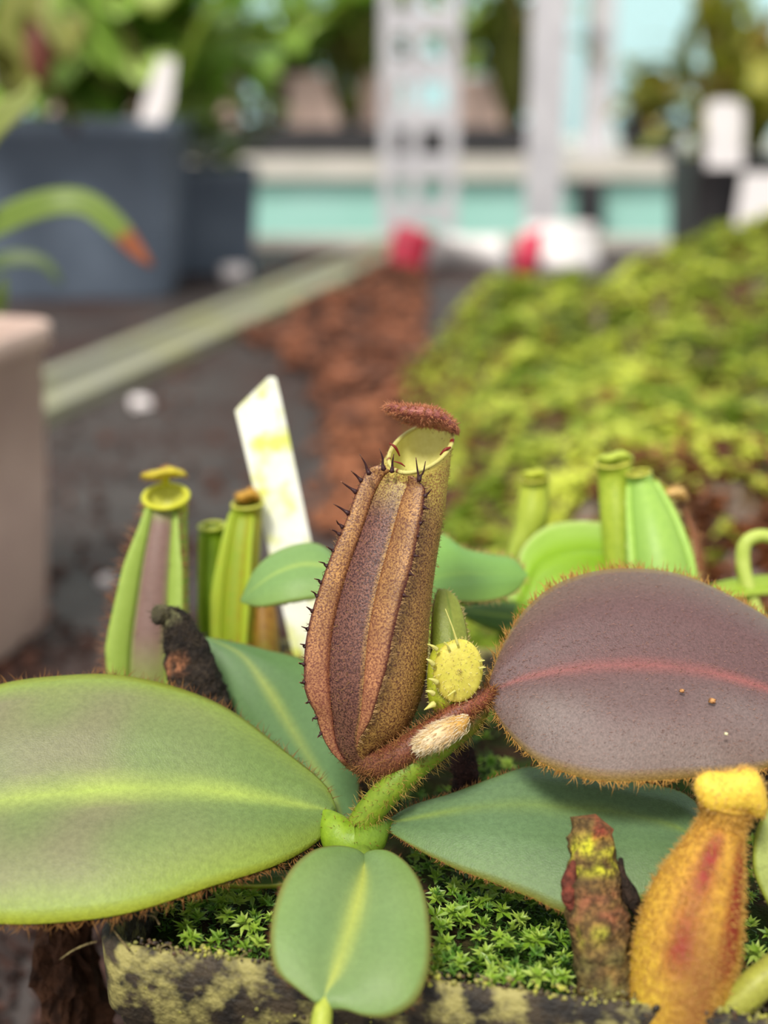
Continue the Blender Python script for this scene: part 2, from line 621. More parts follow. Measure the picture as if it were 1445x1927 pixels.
    if fuzz:
        cnt, ln, c1, c2 = fuzz
        V = np.array(V)
        idx = rng.integers(0, len(V), cnt)
        cc = np.repeat(np.vstack([Cw, np.tile(Cw[-1], (nb, 1))]), m, axis=0)
        N_ = nrm(V[idx] - cc[idx])
        hairs('hairs', body, V[idx] + rng.normal(size=(cnt, 3)) * px * 2 - N_ * px * 1.5, N_ + rng.normal(size=(cnt, 3)) * 0.35, ln * px * rng.uniform(0.5, 1.1, cnt), 0.65 * px, c1, c2)
    if fringe:
        for ed, (cnt, ln, c1, c2, g0, g1) in zip(edges, fringe):
            rts, drs, lns = [], [], []
            for _ in range(cnt):
                g = random.uniform(g0, g1) * 59
                e = ed[int(g)]
                e2 = ed[min(59, int(g) + 1)]
                f = g - int(g)
                rts.append(lerp(e[0], e2[0], f)); drs.append(e[1] + e[2] * random.uniform(-.5, .9) + rng.normal(size=3) * 0.35); lns.append(ln * px * random.uniform(.4, 1.1))
            hairs('wing_fringe', body, rts, drs, lns, 0.7 * px, c1, c2)
    return body, edges, px


def rpot(name, mat, c, w, h, rot, label, cat, taper=0.74, rimh=0.09, round_=0.16, rimout=0.03, group=None, soil=None, z0=0.0):
    """Square plastic pot with a folded rim, standing at c."""
    ca, sa = math.cos(rot), math.sin(rot)

    def loop(hw, z, m=9):
        pts = []
        rr = round_ * hw
        for qd, (sx, sy) in enumerate(((1, 1), (-1, 1), (-1, -1), (1, -1))):
            for k in range(m):
                a = math.pi / 2 * (qd + k / (m - 1))
                x = sx * (hw - rr) + rr * math.cos(a); y = sy * (hw - rr) + rr * math.sin(a)
                pts.append((c[0] + x * ca - y * sa, c[1] + x * sa + y * ca, z0 + z))
        return pts
    hw = w / 2
    rz = h * (1 - rimh)
    ti = 0.012 * w + 0.0005
    prof = [(hw * taper * 0.85, 0.0005), (hw * taper, 0.0005), (hw * taper + 0.0005, 0.002), (lerp(hw * taper, hw, 0.5 * (1 - rimh)), rz * 0.5), (hw * (1 - rimout) - 0.0, rz), (hw * (1 - rimout * 0.15), rz + 0.001), (hw, h - 0.0006), (hw - ti * 0.5, h), (hw - ti, h - 0.0006),
            (hw - ti * 2.0, rz), (hw * taper, h * 0.55), (hw * taper * 0.5, h * 0.55)]
    V = []
    for a, z in prof:
        V += loop(float(a), float(z))
    m = 36
    Fc = grid_faces(len(prof), m, True)
    Fc.append(tuple(range(m))[::-1]); Fc.append(tuple(range((len(prof) - 1) * m, len(prof) * m)))
    root = build(name, V, Fc, mat, base=(c[0], c[1], z0))
    tag(root, label, cat, group)
    if soil is not None:
        Vs = loop(hw - ti * 2.2, h * 0.9) + [(c[0], c[1], z0 + h * 0.93)]
        build('soil', Vs, [(i, (i + 1) % m, m) for i in range(m)], soil, root)
    return root


def boxv(x0, x1, y0, y1, z0, z1):
    V = [(x, y, z) for x in (x0, x1) for y in (y0, y1) for z in (z0, z1)]
    Fc = [(0, 1, 3, 2), (4, 6, 7, 5), (0, 4, 5, 1), (2, 3, 7, 6), (0, 2, 6, 4), (1, 5, 7, 3)]
    return V, Fc


def box(name, x0, x1, y0, y1, z0, z1, mat, parent=None, bevel=0.0015, base=None):
    V, Fc = boxv(x0, x1, y0, y1, z0, z1)
    o = build(name, V, Fc, mat, parent, base=base, smooth=False)
    if bevel:
        b = o.modifiers.new('edge', 'BEVEL'); b.width = bevel; b.segments = 2
    return o


def blade(parent, base, az, el, length, width, c1, c2, droop=1.0, name='leaf', fold=0.15, n=14, mat=M_BLADE, tipc=None, shape=0.6):
    """Arching leaf blade from base; az heading, el start elevation, droop bend over its length."""
    p = np.array(base, float); e = el
    V, C = [], []
    st = length / (n - 1)
    side = np.array([-math.sin(az), math.cos(az), 0])
    for i in range(n):
        t = i / (n - 1)
        w = width * 0.5 * (0.12 + math.sin(math.pi * min(1, t ** shape)) ** 0.8 if t < 0.999 else 0.02)
        upv = np.array([-math.cos(az) * math.sin(e), -math.sin(az) * math.sin(e), math.cos(e)])
        for s in (-1, -0.5, 0, 0.5, 1):
            V.append(p + side * w * s + upv * w * fold * abs(s))
            c = lerp(lin(c1), lin(c2), 0.5 + 0.5 * math.sin(7 * t + 3 * s))
            if tipc is not None and t > 0.88: c = lerp(c, lin(tipc), min(1, (t - .88) / .08))
            C.append(c)
        p = p + st * np.array([math.cos(az) * math.cos(e), math.sin(az) * math.cos(e), math.sin(e)])
        e -= droop / (n - 1)
    return build(name, V, grid_faces(n, 5), mat, parent, cols=C, spk=[x * 0.8 for x in C], solid=0.0006)


# ------------------------------------------------------------------ the setting
V, Fc = boxv(-4, 4, -1.5, 5, -0.82, -0.8)
tag(build('floor', V, Fc, M_FLOOR, smooth=False), 'grey concrete greenhouse floor under the benches', 'floor', kind='structure')
V, Fc = boxv(-4, 4, 3.60, 3.612, -0.8, 2.6)
wall = tag(build('wall_back', V, Fc, M_GLAZE, smooth=False), 'pale cyan polycarbonate greenhouse wall behind the rear bench', 'wall', kind='structure')

BY = 1.43
bench = empty('potting_bench', (0, 0.5, -0.8), 'dark fabric-covered potting bench that carries the pots and moss', 'bench')
V, Fc = boxv(-1.3, 1.3, -0.35, BY, -0.03, 0.0)
build('bench_top', V, Fc, M_BENCH, bench, smooth=False)
box('rear_lip', -1.3, 1.3, BY, BY + 0.012, -0.03, 0.012, M_PALE, bench)
for x in (-1.2, 1.2):
    for y in (-0.25, 1.3):
        box('leg', x - 0.02, x + 0.02, y - 0.02, y + 0.02, -0.8, -0.03, M_METAL, bench)
a, b = G(60, 790), G(705, 500)
dirn = nrm((b - a)[:2]); pn = np.array([-dirn[1], dirn[0]])
a2 = a[:2] - dirn * 0.35; b2 = b[:2] + dirn * 0.08
V = []
for q in (a2, b2):
    for off, z in ((-0.016, 0.0003), (-0.016, 0.009), (0.004, 0.010), (0.005, 0.018), (0.016, 0.018), (0.016, 0.0003)):
        V.append((*(q + pn * off), z))
Fc = [(i, (i + 1) % 6, 6 + (i + 1) % 6, 6 + i) for i in range(6)] + [tuple(range(6))[::-1], tuple(range(6, 12))]
tag(build('bench_rail', V, Fc, M_RAIL, smooth=False), 'pale straight stepped rail lying along the dark bench', 'rail')

# rear bench beyond the aisle
RY = 2.2
zt = AT(700, 296, RY)[2]; zb = AT(700, 338, RY)[2]
rb_ = empty('rear_bench', (0, RY + 0.4, -0.8), 'rear bench with pale edge board and teal side panel', 'bench')
box('edge_board', -2.2, 2.2, RY, RY + 0.02, zb, zt, M_PALE, rb_)
box('bench_top', -2.2, 2.2, RY + 0.02, RY + 0.85, zt - 0.02, zt - 0.002, M_PALE, rb_)
for i in range(6):
    x0 = -2.2 + i * 4.4 / 6
    box('side_panel', x0 + 0.002, x0 + 4.4 / 6 - 0.002, RY + 0.02, RY + 0.03, -0.8, zb + 0.003, M_TEAL, rb_)
x = AT(1107, 400, RY)[0]
box('leg', x - 0.022, x + 0.022, RY - 0.02, RY + 0.02, -0.8, zb, M_BLACK, rb_)

# posts
py0 = 1.55
xs = [AT(p, 300, py0)[0] for p in (716, 742, 768, 790, 838, 862)]
post = empty('perforated_post', (xs[2], py0, -0.8), 'perforated pale metal upright with ladder-like slots', 'post')
for xa, xb in ((xs[0], xs[1]), (xs[2], xs[3]), (xs[4], xs[5])):
    box('upright', xa, xb, py0, py0 + 0.004, -0.8, 0.6, M_METAL, post, 0.0008)
pz = AT(790, 40, py0)[2]; dz = AT(790, 40, py0)[2] - AT(790, 133, py0)[2]
for i in range(-5, 8):
    z = pz - i * dz
    box('rung', xs[1] - 0.001, xs[4] + 0.001, py0 + 0.0005, py0 + 0.0035, z - 0.012, z + 0.012, M_METAL, post, 0.0008)
xa, xb = AT(990, 300, py0)[0], AT(1060, 300, py0)[0]
post2 = empty('steel_post', (xa, py0, -0.8), 'plain pale steel angle post beside the perforated upright', 'post')
box('flange', xa, xb, py0, py0 + 0.005, -0.8, 0.6, M_METAL, post2, 0.001)
box('web', xb - 0.005, xb, py0 + 0.005, py0 + 0.045, -0.8, 0.6, M_METAL, post2, 0.001)
xa, xb = AT(1100, 150, RY + 0.1)[0], AT(1152, 150, RY + 0.1)[0]
post3 = empty('shelf_post', ((xa + xb) / 2, RY + 0.1, zt), 'grey metal post standing on the rear bench', 'post')
box('upright', xa, xb, RY + 0.09, RY + 0.12, zt, 0.75, M_METAL, post3, 0.002)
box('foot_plate', xa - 0.02, xb + 0.02, RY + 0.07, RY + 0.14, zt - 0.001, zt + 0.006, M_METAL, post3, 0.002)

# ------------------------------------------------------------------ the near pot
RZ = 0.082
fl = G(168, 1778, RZ); fr = G(1100, 1885, RZ)
u = nrm((fr - fl)[:2]); v = np.array([-u[1], u[0]])
PW = 0.088
pc = fl[:2] + u * PW / 2 + v * PW / 2
prot = math.atan2(u[1], u[0])
pot = rpot('square_pot', M_POT, pc, PW, RZ, prot, 'black square plastic pot crusted with algae, full of moss and pitcher plants', 'pot', taper=0.72, rimh=0.13, round_=0.10, rimout=0.02)


def inpot(a, b):
    return pc + u * (a - 0.5) * PW * 0.94 + v * (b - 0.5) * PW * 0.94


SZ = 0.0768
V, g = [], 70
for i in range(g):
    for j in range(g):
        q = inpot(i / (g - 1), j / (g - 1))
        e = min(i, j, g - 1 - i, g - 1 - j) / (g - 1)
        V.append((q[0], q[1], SZ - 0.0022 * math.exp(-e * 22) + 0.0016 * nz((q[0], q[1], 0), 90) + 0.0009 * nz((q[0], q[1], 0), 330)))
soil = build('potting_soil', V, grid_faces(g, g), M_SOIL)
tag(soil, 'dark damp potting mix filling the black square pot', 'soil', kind='stuff')
# crust of algae on the pot: small lumps along the rim and upper face
V, Fc, C = [], [], []
for _ in range(1500):
    f = random.uniform(.05, .99)
    dn = abs(random.gauss(0, 1)) * 0.008
    top = random.random() < 0.45
    if top:
        q = fl[:2] + u * f * PW + v * random.uniform(0.0, 0.0022); z = RZ + 0.0001
    else:
        z = max(RZ - dn, RZ - 0.03)
        q = fl[:2] + u * f * PW + v * (0.0002 if dn < 0.010 else 0.0011)
    kk = nz((q[0], q[1], z), 260, 5)
    if kk < -0.1 and not top: continue
    r = random.uniform(0.00008, 0.00030) * (1.7 if random.random() < 0.07 else 1)
    k0 = len(V)
    for th in range(5):
        V.append((q[0] + r * math.cos(th * 1.257) * random.uniform(.7, 1.3), q[1] + r * 0.5 * math.sin(th * 1.257), z + r * random.uniform(-.3, .3) + r * 0.7 * math.sin(th * 1.257)))
    V.append((q[0], q[1] - r * 0.6, z + r * 0.5))
    for th in range(5):
        Fc.append((k0 + th, k0 + (th + 1) % 5, k0 + 5))
    c = lin(random.choice([(176, 170, 90), (140, 138, 70), (190, 190, 74), (110, 100, 56), (70, 58, 38)] if kk > .12 else [(52, 38, 26), (84, 62, 40), (110, 100, 56), (36, 28, 20), (150, 146, 70)]))
    C += [c] * 6
build('algae_crust', V, Fc, M_MOSS, pot, cols=C, spk=C, kind='stuff', label='yellow-green algae crust on the rim')

for q_ in ([(200, 1700, .1475, 2), (205, 1735, .1460, 2.2), (225, 1765, .1445, 2.2), (245, 1790, .1435, 2)], [(330, 1795, .1440, 2), (318, 1778, .1440, 2), (302, 1784, .1440, 2), (305, 1800, .1440, 2)],
           [(300, 1740, .1460, 2), (290, 1725, .1465, 2), (270, 1722, .147, 1.6)], [(182, 1772, .1445, 2.5), (160, 1778, .1440, 2.2), (135, 1790, .1435, 1.8), (112, 1806, .143, 1)]):
    tube('root_fibre', pot, q_, M_DEAD, lambda t, a, p: (lin((120, 108, 72)), lin((84, 70, 46))), 20, 6)
# moss cushion : rosettes as parts, fine understory as stuff
cushion = empty('moss_cushion', (pc[0], pc[1], SZ), 'bright green star moss growing on the soil of the black pot', 'moss')


def rosette_mesh(name, nl, r, c1, c2, lift):
    V, Fc, C, K = [], [], [], []
    for w in range(2):
        for i in range(nl):
            az = 2 * math.pi * (i + 0.5 * w) / nl + random.uniform(-.25, .25)
            ln = r * random.uniform(.75, 1.15) * (1 if w == 0 else 0.7)
            el = lift + 0.55 * w + random.uniform(-.2, .2)
            d = np.array([math.cos(az) * math.cos(el), math.sin(az) * math.cos(el), math.sin(el)])
            sd = np.array([-math.sin(az), math.cos(az), 0]); upv = np.cross(d, sd)
            k = len(V); wd_ = ln * 0.19
            bp = np.array([0, 0, 0.0004 * w])
            V += [bp, bp + d * ln * .4 + sd * wd_ + upv * wd_ * .3, bp + d * ln * .45 - upv * wd_ * .35, bp + d * ln * .4 - sd * wd_ + upv * wd_ * .3, bp + d * ln + np.array([0, 0, -0.12 * ln])]
            Fc += [(k, k + 1, k + 2), (k, k + 2, k + 3), (k + 1, k + 4, k + 2), (k + 2, k + 4, k + 3)]
            c = lerp(lin(c1), lin(c2), random.random())
            C += [c * 0.9, c, c, c, lerp(c, lin((215, 230, 150)), .35)]
    me = build(name, V, Fc, M_MOSS, cols=C, spk=[x * 0.8 for x in C], smooth=False, base=(0, 0, 0))
    return me


protos = [rosette_mesh('moss_rosette', 6, 0.0019, (130, 170, 44), (178, 206, 76), 0.25), rosette_mesh('moss_rosette', 5, 0.0017, (112, 156, 40), (156, 190, 62), 0.5),
          rosette_mesh('moss_rosette', 7, 0.0018, (146, 180, 60), (194, 216, 96), 0.35), rosette_mesh('moss_rosette', 6, 0.0015, (74, 124, 40), (110, 156, 56), 0.65)]
spots = []
regions = [((815, 1625, 1075, 1860), 125), ((345, 1690, 525, 1800), 34), ((270, 1670, 430, 1725), 12), ((430, 1660, 530, 1700), 8), ((775, 1570, 870, 1640), 14),
           ((900, 1400, 960, 1480), 7), ((880, 1340, 930, 1440), 6), ((1380, 1740, 1445, 1830), 8), ((1060, 1850, 1180, 1927), 3), ((760, 1470, 900, 1520), 6), ((1340, 1560, 1420, 1700), 5)]
for (x0, y0, x1, y1), cnt in regions:
    tries = 0
    got = []
    while len(got) < cnt and tries < cnt * 40:
        tries += 1
        a_, b_ = random.uniform(x0, x1), random.uniform(y0, y1)
        q = G(a_, b_, SZ + 0.0025)
        rel = q[:2] - pc
        if abs(rel @ u) > PW * 0.455 or abs(rel @ v) > PW * 0.455: continue
        if all(np.linalg.norm(q[:2] - o[:2]) > 0.0011 for o in got):
            got.append(q)
    spots += got
first = [True] * 4
for q in spots:
    k = random.choices(range(4), (4, 3, 3, 3))[0]
    z = SZ + 0.0016 + 0.0022 * random.random() + 0.0012 * nz((q[0], q[1], 0), 250, 3)
    loc = (q[0] - pc[0], q[1] - pc[1], z - SZ)
    rot = (random.gauss(0.28, .25), random.gauss(0, .25), random.uniform(0, 6.28)); sc = random.uniform(.7, 1.15)
    if first[k]:
        o = protos[k]; first[k] = False
        o.parent = cushion; o.location = loc; o.rotation_euler = rot; o.scale = (sc,) * 3
    else:
        copy_obj(protos[k], cushion, loc, rot, sc)
# short stems below
V, Fc, C = [], [], []
for q in spots * 5:
    p = np.array([q[0] + random.gauss(0, .0007), q[1] + random.gauss(0, .0007), SZ - 0.0006])
    h = random.uniform(.001, .0032)
    for w in range(4):
        az = random.uniform(0, 6.28); l = random.uniform(.0005, .0011)
        c0 = p + np.array([0, 0, h * (w + .5) / 4]); d = np.array([math.cos(az), math.sin(az), .5]) * l; s_ = np.array([-math.sin(az), math.cos(az), 0]) * l * .22
        k = len(V); V += [c0 + s_, c0 - s_, c0 + d]; Fc.append((k, k + 1, k + 2))
        C += [lerp(lin((44, 78, 22)), lin((92, 134, 40)), random.random())] * 3
build('moss_understory', V, Fc, M_MOSS, cushion, cols=C, spk=C, smooth=False, kind='stuff')

# ------------------------------------------------------------------ colour rules of the leaves
def leafcol(c_in, c_edge, c_rib, c_red=None, redamt=0.0, ribw=0.09, edgec=(150, 160, 40), spk=0.8, redfn=None):
    ci, ce, cr, cg = lin(c_in), lin(c_edge), lin(c_rib), lin(edgec)
    rd = lin(c_red) if c_red is not None else None

    def fn(t, s, p):
        a = abs(s)
        c = lerp(ci, ce, sst(0.45, 1.0, a))
        n_ = nz(p, 130, 1.0)
        if rd is not None:
            k = redamt * (redfn(t, s) if redfn else 1.0) * min(1, max(0, 0.65 + 0.5 * n_))
            c = lerp(c, rd, min(1, k))
        w = ribw * (1.0 - 0.4 * t)
        c = lerp(c, cr, 0.9 * math.exp(-(s / w) ** 2) * min(1, 0.8 + n_ * .6))
        c = lerp(c, cg, sst(0.94, 1.0, a) * 0.8)
        return c, c * spk
    return fn


HB = ((120, 76, 40), (176, 128, 66))
# ------------------------------------------------------------------ main plant
crown = G(655, 1640, SZ)
main = empty('pitcher_plant', crown, 'hairy tropical pitcher plant with tall brown-purple pitcher and big purple leaf', 'pitcher plant')

# left leaf
leaf(main, [(626, 1530, .1600), (604, 1482, .1625), (530, 1420, .166), (430, 1345, .169), (330, 1302, .170), (220, 1279, .170), (110, 1281, .169), (0, 1297, .168), (-130, 1345, .166), (-260, 1480, .160)],
     [(626, 1530, .1600), (560, 1521, .1585), (430, 1503, .157), (300, 1496, .156), (150, 1503, .155), (0, 1522, .154), (-130, 1545, .154), (-260, 1560, .155)],
     [(626, 1530, .1600), (595, 1580, .157), (520, 1628, .1515), (400, 1668, .147), (250, 1717, .1435), (120, 1736, .1425), (0, 1739, .1425), (-130, 1725, .144), (-260, 1600, .152)],
     leafcol((116, 142, 76), (146, 168, 66), (172, 194, 90), (134, 126, 100), 0.95, 0.14, (176, 184, 48), .78, lambda t, s: sst(0.12, 0.6, t) * (1 - sst(.7, 1, abs(s)))),
     bulge=0.13, groove=0.10, hair=(1100, 27, *HB), down=(1500, 5, (150, 160, 110), (190, 196, 150)), label='broad pale green leaf reaching out over the pot side')
# purple leaf
leaf(main, [(914, 1306, .1590), (926, 1262, .1600), (945, 1215, .162), (985, 1150, .165), (1040, 1103, .168), (1105, 1078, .170), (1180, 1069, .171), (1270, 1078, .171), (1350, 1108, .170), (1445, 1162, .168), (1540, 1240, .164), (1600, 1325, .158)],
     [(914, 1306, .1590), (985, 1276, .1585), (1060, 1262, .158), (1150, 1255, .1575), (1250, 1258, .157), (1350, 1274, .1565), (1445, 1302, .156), (1540, 1328, .156), (1600, 1345, .157)],
     [(914, 1306, .1590), (930, 1338, .1575), (952, 1375, .156), (1000, 1425, .1525), (1060, 1454, .150), (1130, 1470, .1485), (1210, 1471, .148), (1300, 1465, .148), (1370, 1459, .148), (1445, 1445, .149), (1540, 1405, .152), (1600, 1360, .157)],
     (lambda base: base)(leafcol((98, 70, 70), (108, 84, 72), (150, 84, 80), (126, 112, 108), 0.9, 0.07, (166, 136, 46), .66, lambda t, s: sst(-0.1, .5, s) * 1.0)),
     mat=M_PURPLE, bulge=0.12, groove=0.09, hair=(900, 23, (168, 118, 50), (206, 162, 84)), down=(3600, 7, (120, 84, 74), (196, 150, 130)), label='broad dull purple leaf with a pinkish midrib')
# right lower leaf
leaf(main, [(712, 1552, .1590), (775, 1515, .1605), (850, 1492, .162), (930, 1462, .1635), (1000, 1441, .1645), (1090, 1448, .1645), (1200, 1470, .163), (1300, 1500, .160), (1345, 1590, .155)],
     [(712, 1552, .1590), (780, 1538, .1585), (870, 1518, .1585), (960, 1508, .1585), (1050, 1510, .158), (1150, 1520, .157), (1260, 1550, .155), (1345, 1600, .153)],
     [(712, 1552, .1590), (770, 1590, .1555), (850, 1632, .1525), (930, 1662, .1505), (1000, 1690, .149), (1070, 1719, .1475), (1160, 1712, .147), (1270, 1670, .148), (1345, 1605, .152)],
     leafcol((112, 142, 98), (112, 142, 80), (132, 156, 78), (88, 116, 66), 0.5, 0.12, (140, 130, 44), .78),
     bulge=0.10, groove=0.12, hair=(520, 14, *HB), label='dark green leaf running under the purple leaf')
# front leaf
leaf(main, [(686, 1622, .1520), (662, 1606, .1510), (625, 1602, .1495), (585, 1612, .147), (545, 1648, .1435), (520, 1706, .1405), (511, 1770, .1378), (522, 1826, .1360), (560, 1860, .135), (598, 1884, .1345)],
     [(686, 1622, .1520), (683, 1650, .1490), (676, 1690, .1455), (662, 1740, .1425), (645, 1790, .1395), (630, 1835, .137), (616, 1865, .1355), (608, 1888, .1345)],
     [(686, 1622, .1520), (702, 1610, .1512), (735, 1612, .1497), (770, 1640, .147), (796, 1690, .1432), (806, 1760, .1395), (803, 1830, .1362), (780, 1885, .1342), (735, 1912, .1336), (690, 1911, .1336), (650, 1896, .134), (618, 1890, .1345)],
     leafcol((112, 144, 90), (112, 146, 76), (176, 186, 84), (134, 150, 86), 0.4, 0.17, (128, 122, 50), .88),
     bulge=0.12, groove=0.05, hair=(420, 13, (110, 70, 40), (160, 110, 60)), label='rounded green leaf folded down over the pot rim')
tube('tendril', main, [(613, 1868, .1352, 9), (608, 1900, .1340, 18), (604, 1930, .1333, 20), (600, 2000, .132, 18)], M_SOFT, lambda t, a, p: (lin((190, 200, 84)), lin((160, 176, 64))), 20, 12)
# leaf behind the pitcher
leaf(main, [(646, 1560, .1625), (590, 1500, .168), (500, 1440, .175), (440, 1370, .180), (408, 1290, .184), (388, 1225, .186), (386, 1198, .187)],
     [(652, 1560, .1625), (620, 1490, .167), (580, 1430, .172), (540, 1360, .177), (500, 1290, .182), (455, 1228, .1855), (386, 1198, .187)],
     [(668, 1560, .1625), (676, 1500, .168), (670, 1420, .1725), (640, 1330, .178), (585, 1248, .184), (500, 1222, .187), (440, 1208, .1875), (386, 1198, .187)],
     leafcol((94, 130, 78), (106, 144, 84), (150, 166, 76), (78, 110, 56), .5, .14, (120, 130, 50), .85), bulge=0.05, groove=0.12, hair=(260, 12, *HB), label='dark green leaf rising behind the pitcher')
# small leaf under the left leaf
leaf(main, [(600, 1650, .156), (520, 1648, .156), (440, 1650, .156), (395, 1665, .156)], [(600, 1656, .155), (520, 1658, .1545), (440, 1662, .155), (395, 1665, .156)],
     [(600, 1662, .154), (520, 1672, .1535), (440, 1672, .154), (395, 1665, .156)], leafcol((88, 112, 52), (92, 116, 52), (110, 130, 60)), bulge=.05, n=24, k=5, hair=(60, 10, *HB))
# crown and petioles
gcol = lambda c, d=(120, 140, 40): (lambda t, a, p: (lin(c), lin(d)))
tube('stem', main, [(662, 1680, .160, 30), (662, 1640, .159, 36), (663, 1605, .159, 36), (666, 1575, .1595, 26), (668, 1550, .160, 14)], M_SOFT, gcol((132, 164, 48), (108, 140, 36)), 24, 18, fuzz=(120, 12, *HB))
tube('sheath', main, [(600, 1531, .1592, 4), (612, 1536, .1588, 15), (627, 1556, .1575, 30), (643, 1580, .1567, 38), (668, 1590, .1565, 44), (694, 1580, .1567, 34), (714, 1562, .1575, 24), (732, 1552, .1588, 10), (750, 1548, .1595, 3)], M_SOFT,
     lambda t, a, p: (lerp(lin((146, 178, 44)), lin((106, 140, 42)), sst(.3, .9, t)), lerp(lin((120, 152, 34)), lin((90, 122, 34)), sst(.3, .9, t))), 44, 22, flat=.8, fuzz=(160, 11, *HB), label='bright green sheathing leaf bases')
tube('petiole', main, [(668, 1575, .1590, 18), (677, 1600, .1560, 22), (684, 1620, .1530, 18), (686, 1636, .1508, 8)], M_SOFT, gcol((128, 152, 56), (100, 130, 40)), 14, 12)
tube('petiole', main, [(664, 1580, .158, 24), (690, 1535, .1575, 27), (740, 1478, .157, 27), (800, 1422, .1575, 28), (850, 1382, .158, 27), (893, 1348, .1585, 22), (918, 1310, .159, 9)], M_SOFT,
     lambda t, a, p: (lerp(lin((138, 162, 44)), lin((128, 124, 40)), sst(.5, .95, t)), lerp(lin((112, 140, 34)), lin((104, 92, 34)), sst(.5, .95, t))), 44, 18,
     fuzz=(900, 24, (150, 116, 50), (206, 178, 96)), label='green hairy leaf stalk rising from the crown')

# main pitcher
DARK, MID, LT = lin((66, 40, 40)), lin((108, 62, 46)), lin((150, 104, 58))
YEL = lin((178, 160, 72))


def maincol(t, a, p):
    deg = math.degrees(a)
    front = 1 - sst(19, 23, abs(deg + 28))
    side = sst(0, 60, deg) if deg > -10 else 0
    c = lerp(lin((172, 120, 76)), lin((124, 82, 68)), front)
    k = lerp(lin((100, 54, 42)), lin((54, 26, 28)), front)
    if front < .9 and deg > -20:
        c = lerp(c, lin((172, 134, 70)), .85); k = lerp(k, lin((84, 48, 32)), .85)
    y = sst(0.74, 0.93, t)
    c = lerp(c, lin((196, 180, 84)), y); k = lerp(k, lin((150, 104, 60)), y * .8); k = lerp(k, lin((196, 176, 84)), sst(.94, .99, t))
    b = 1 - sst(0.0, .16, t)
    c = lerp(c, lin((128, 90, 56)), b * .7); k = lerp(k, lin((92, 52, 36)), b * .7)
    return c, k


def mainwing(t, x, p):
    c = lerp(lin((174, 120, 82)), lin((170, 126, 72)), sst(.25, .6, t)) * (1 + .5 * nz(p, 300, 6))
    k = lerp(lin((112, 60, 48)), lin((98, 56, 38)), sst(.25, .6, t))
    r = 1 - sst(0.0, .28, x)
    c = lerp(c, lin((124, 54, 40)), r * .6)
    e = sst(.86, 1.0, x)
    c = lerp(c, lin((84, 30, 30)), e); k = lerp(k, lin((66, 24, 28)), e)
    return c, k


body, edges, pxm = pitcher(
    main,
    [(742, 1420, .1590, 24), (716, 1434, .1595, 31), (688, 1418, .1600, 45), (680, 1384, .1600, 66), (690, 1335, .1600, 90), (697, 1270, .1602, 104), (703, 1190, .1605, 104), (719, 1100, .1608, 96), (741, 1015, .1612, 86), (757, 955, .1617, 80), (768, 925, .162, 75)],
    ((792, 842, .1620), (852, 833, .1620), (733, 851, .1620), (776, 889, .1565)),
    maincol, M_PITCH,
    wings=((-48, -92, ((0, 2), (.08, 26), (.2, 44), (.35, 44), (.6, 35), (.75, 30), (.93, 30), (.975, 24), (1, 8)), 0.12, 1.12),
           (-8, 62, ((0, 2), (.1, 24), (.3, 52), (.6, 62), (.8, 54), (.93, 34), (1, 18)), 0.16, 1.12)),
    wingcol=mainwing, inner=((246, 242, 150), (234, 228, 130)), rimcol=((216, 208, 130), (204, 196, 108)),
    stripes=((92, 3), (97, 2.5), (-70, 2.5), (-40, 1.6), (-30, 1.6), (-18, 1.5)), lid=((795, 783, .1630), 73, 16.5, 15, 42, -0.12),
    lidcol=((190, 118, 98), (130, 70, 66)), lidfuzz=(2600, 9, (170, 98, 72), (222, 158, 112)),
    fuzz=(5200, 6, (120, 84, 50), (190, 150, 90)), fringe=((90, 10, (70, 30, 26), (180, 140, 90), 0, .98), (260, 15, (90, 50, 34), (220, 180, 120), .0, .9)),
    n=90, m=64, label='tall brown-purple pitcher with two toothed wings')
# wing teeth, one by one
SPM = M_PITCH


def tooth(root, tip, wing, w):
    best = None
    for e in edges[wing]:
        q = e[0] - CAM
        d = float(q @ FWD)
        ex, ey = W_ / 2 + F * float(q @ RIGHT) / d, H_ / 2 - F * float(q @ UP) / d
        if best is None or abs(ey - root[1]) < best[0]:
            best = (abs(ey - root[1]), ex, ey, d)
    dx = best[1] - root[0]
    root, tip, d = (root[0] + dx, root[1]), (tip[0] + dx, tip[1]), best[3] - .0001
    spike(root, tip, d, w)


def tooth_at(root, tip, w):
    spike(root, tip, .1560, w)


def spike(root, tip, d, w):
    mid = ((root[0] + tip[0]) / 2 + random.uniform(-3, 3), (root[1] + tip[1]) / 2 + random.uniform(-2, 2))
    tube('wing_tooth', body, [(root[0], root[1], d, w), (root[0] * .72 + tip[0] * .28, root[1] * .72 + tip[1] * .28, d - .0001, w * .5), (mid[0], mid[1], d - .0003, w * .36), (tip[0], tip[1], d - .0008, 0.9)], M_PITCH,
         lambda t, a, p: (lerp(lin((58, 24, 26)), lin((150, 100, 70)), sst(.7, 1, t)), lin((48, 20, 24))), 9, 6)


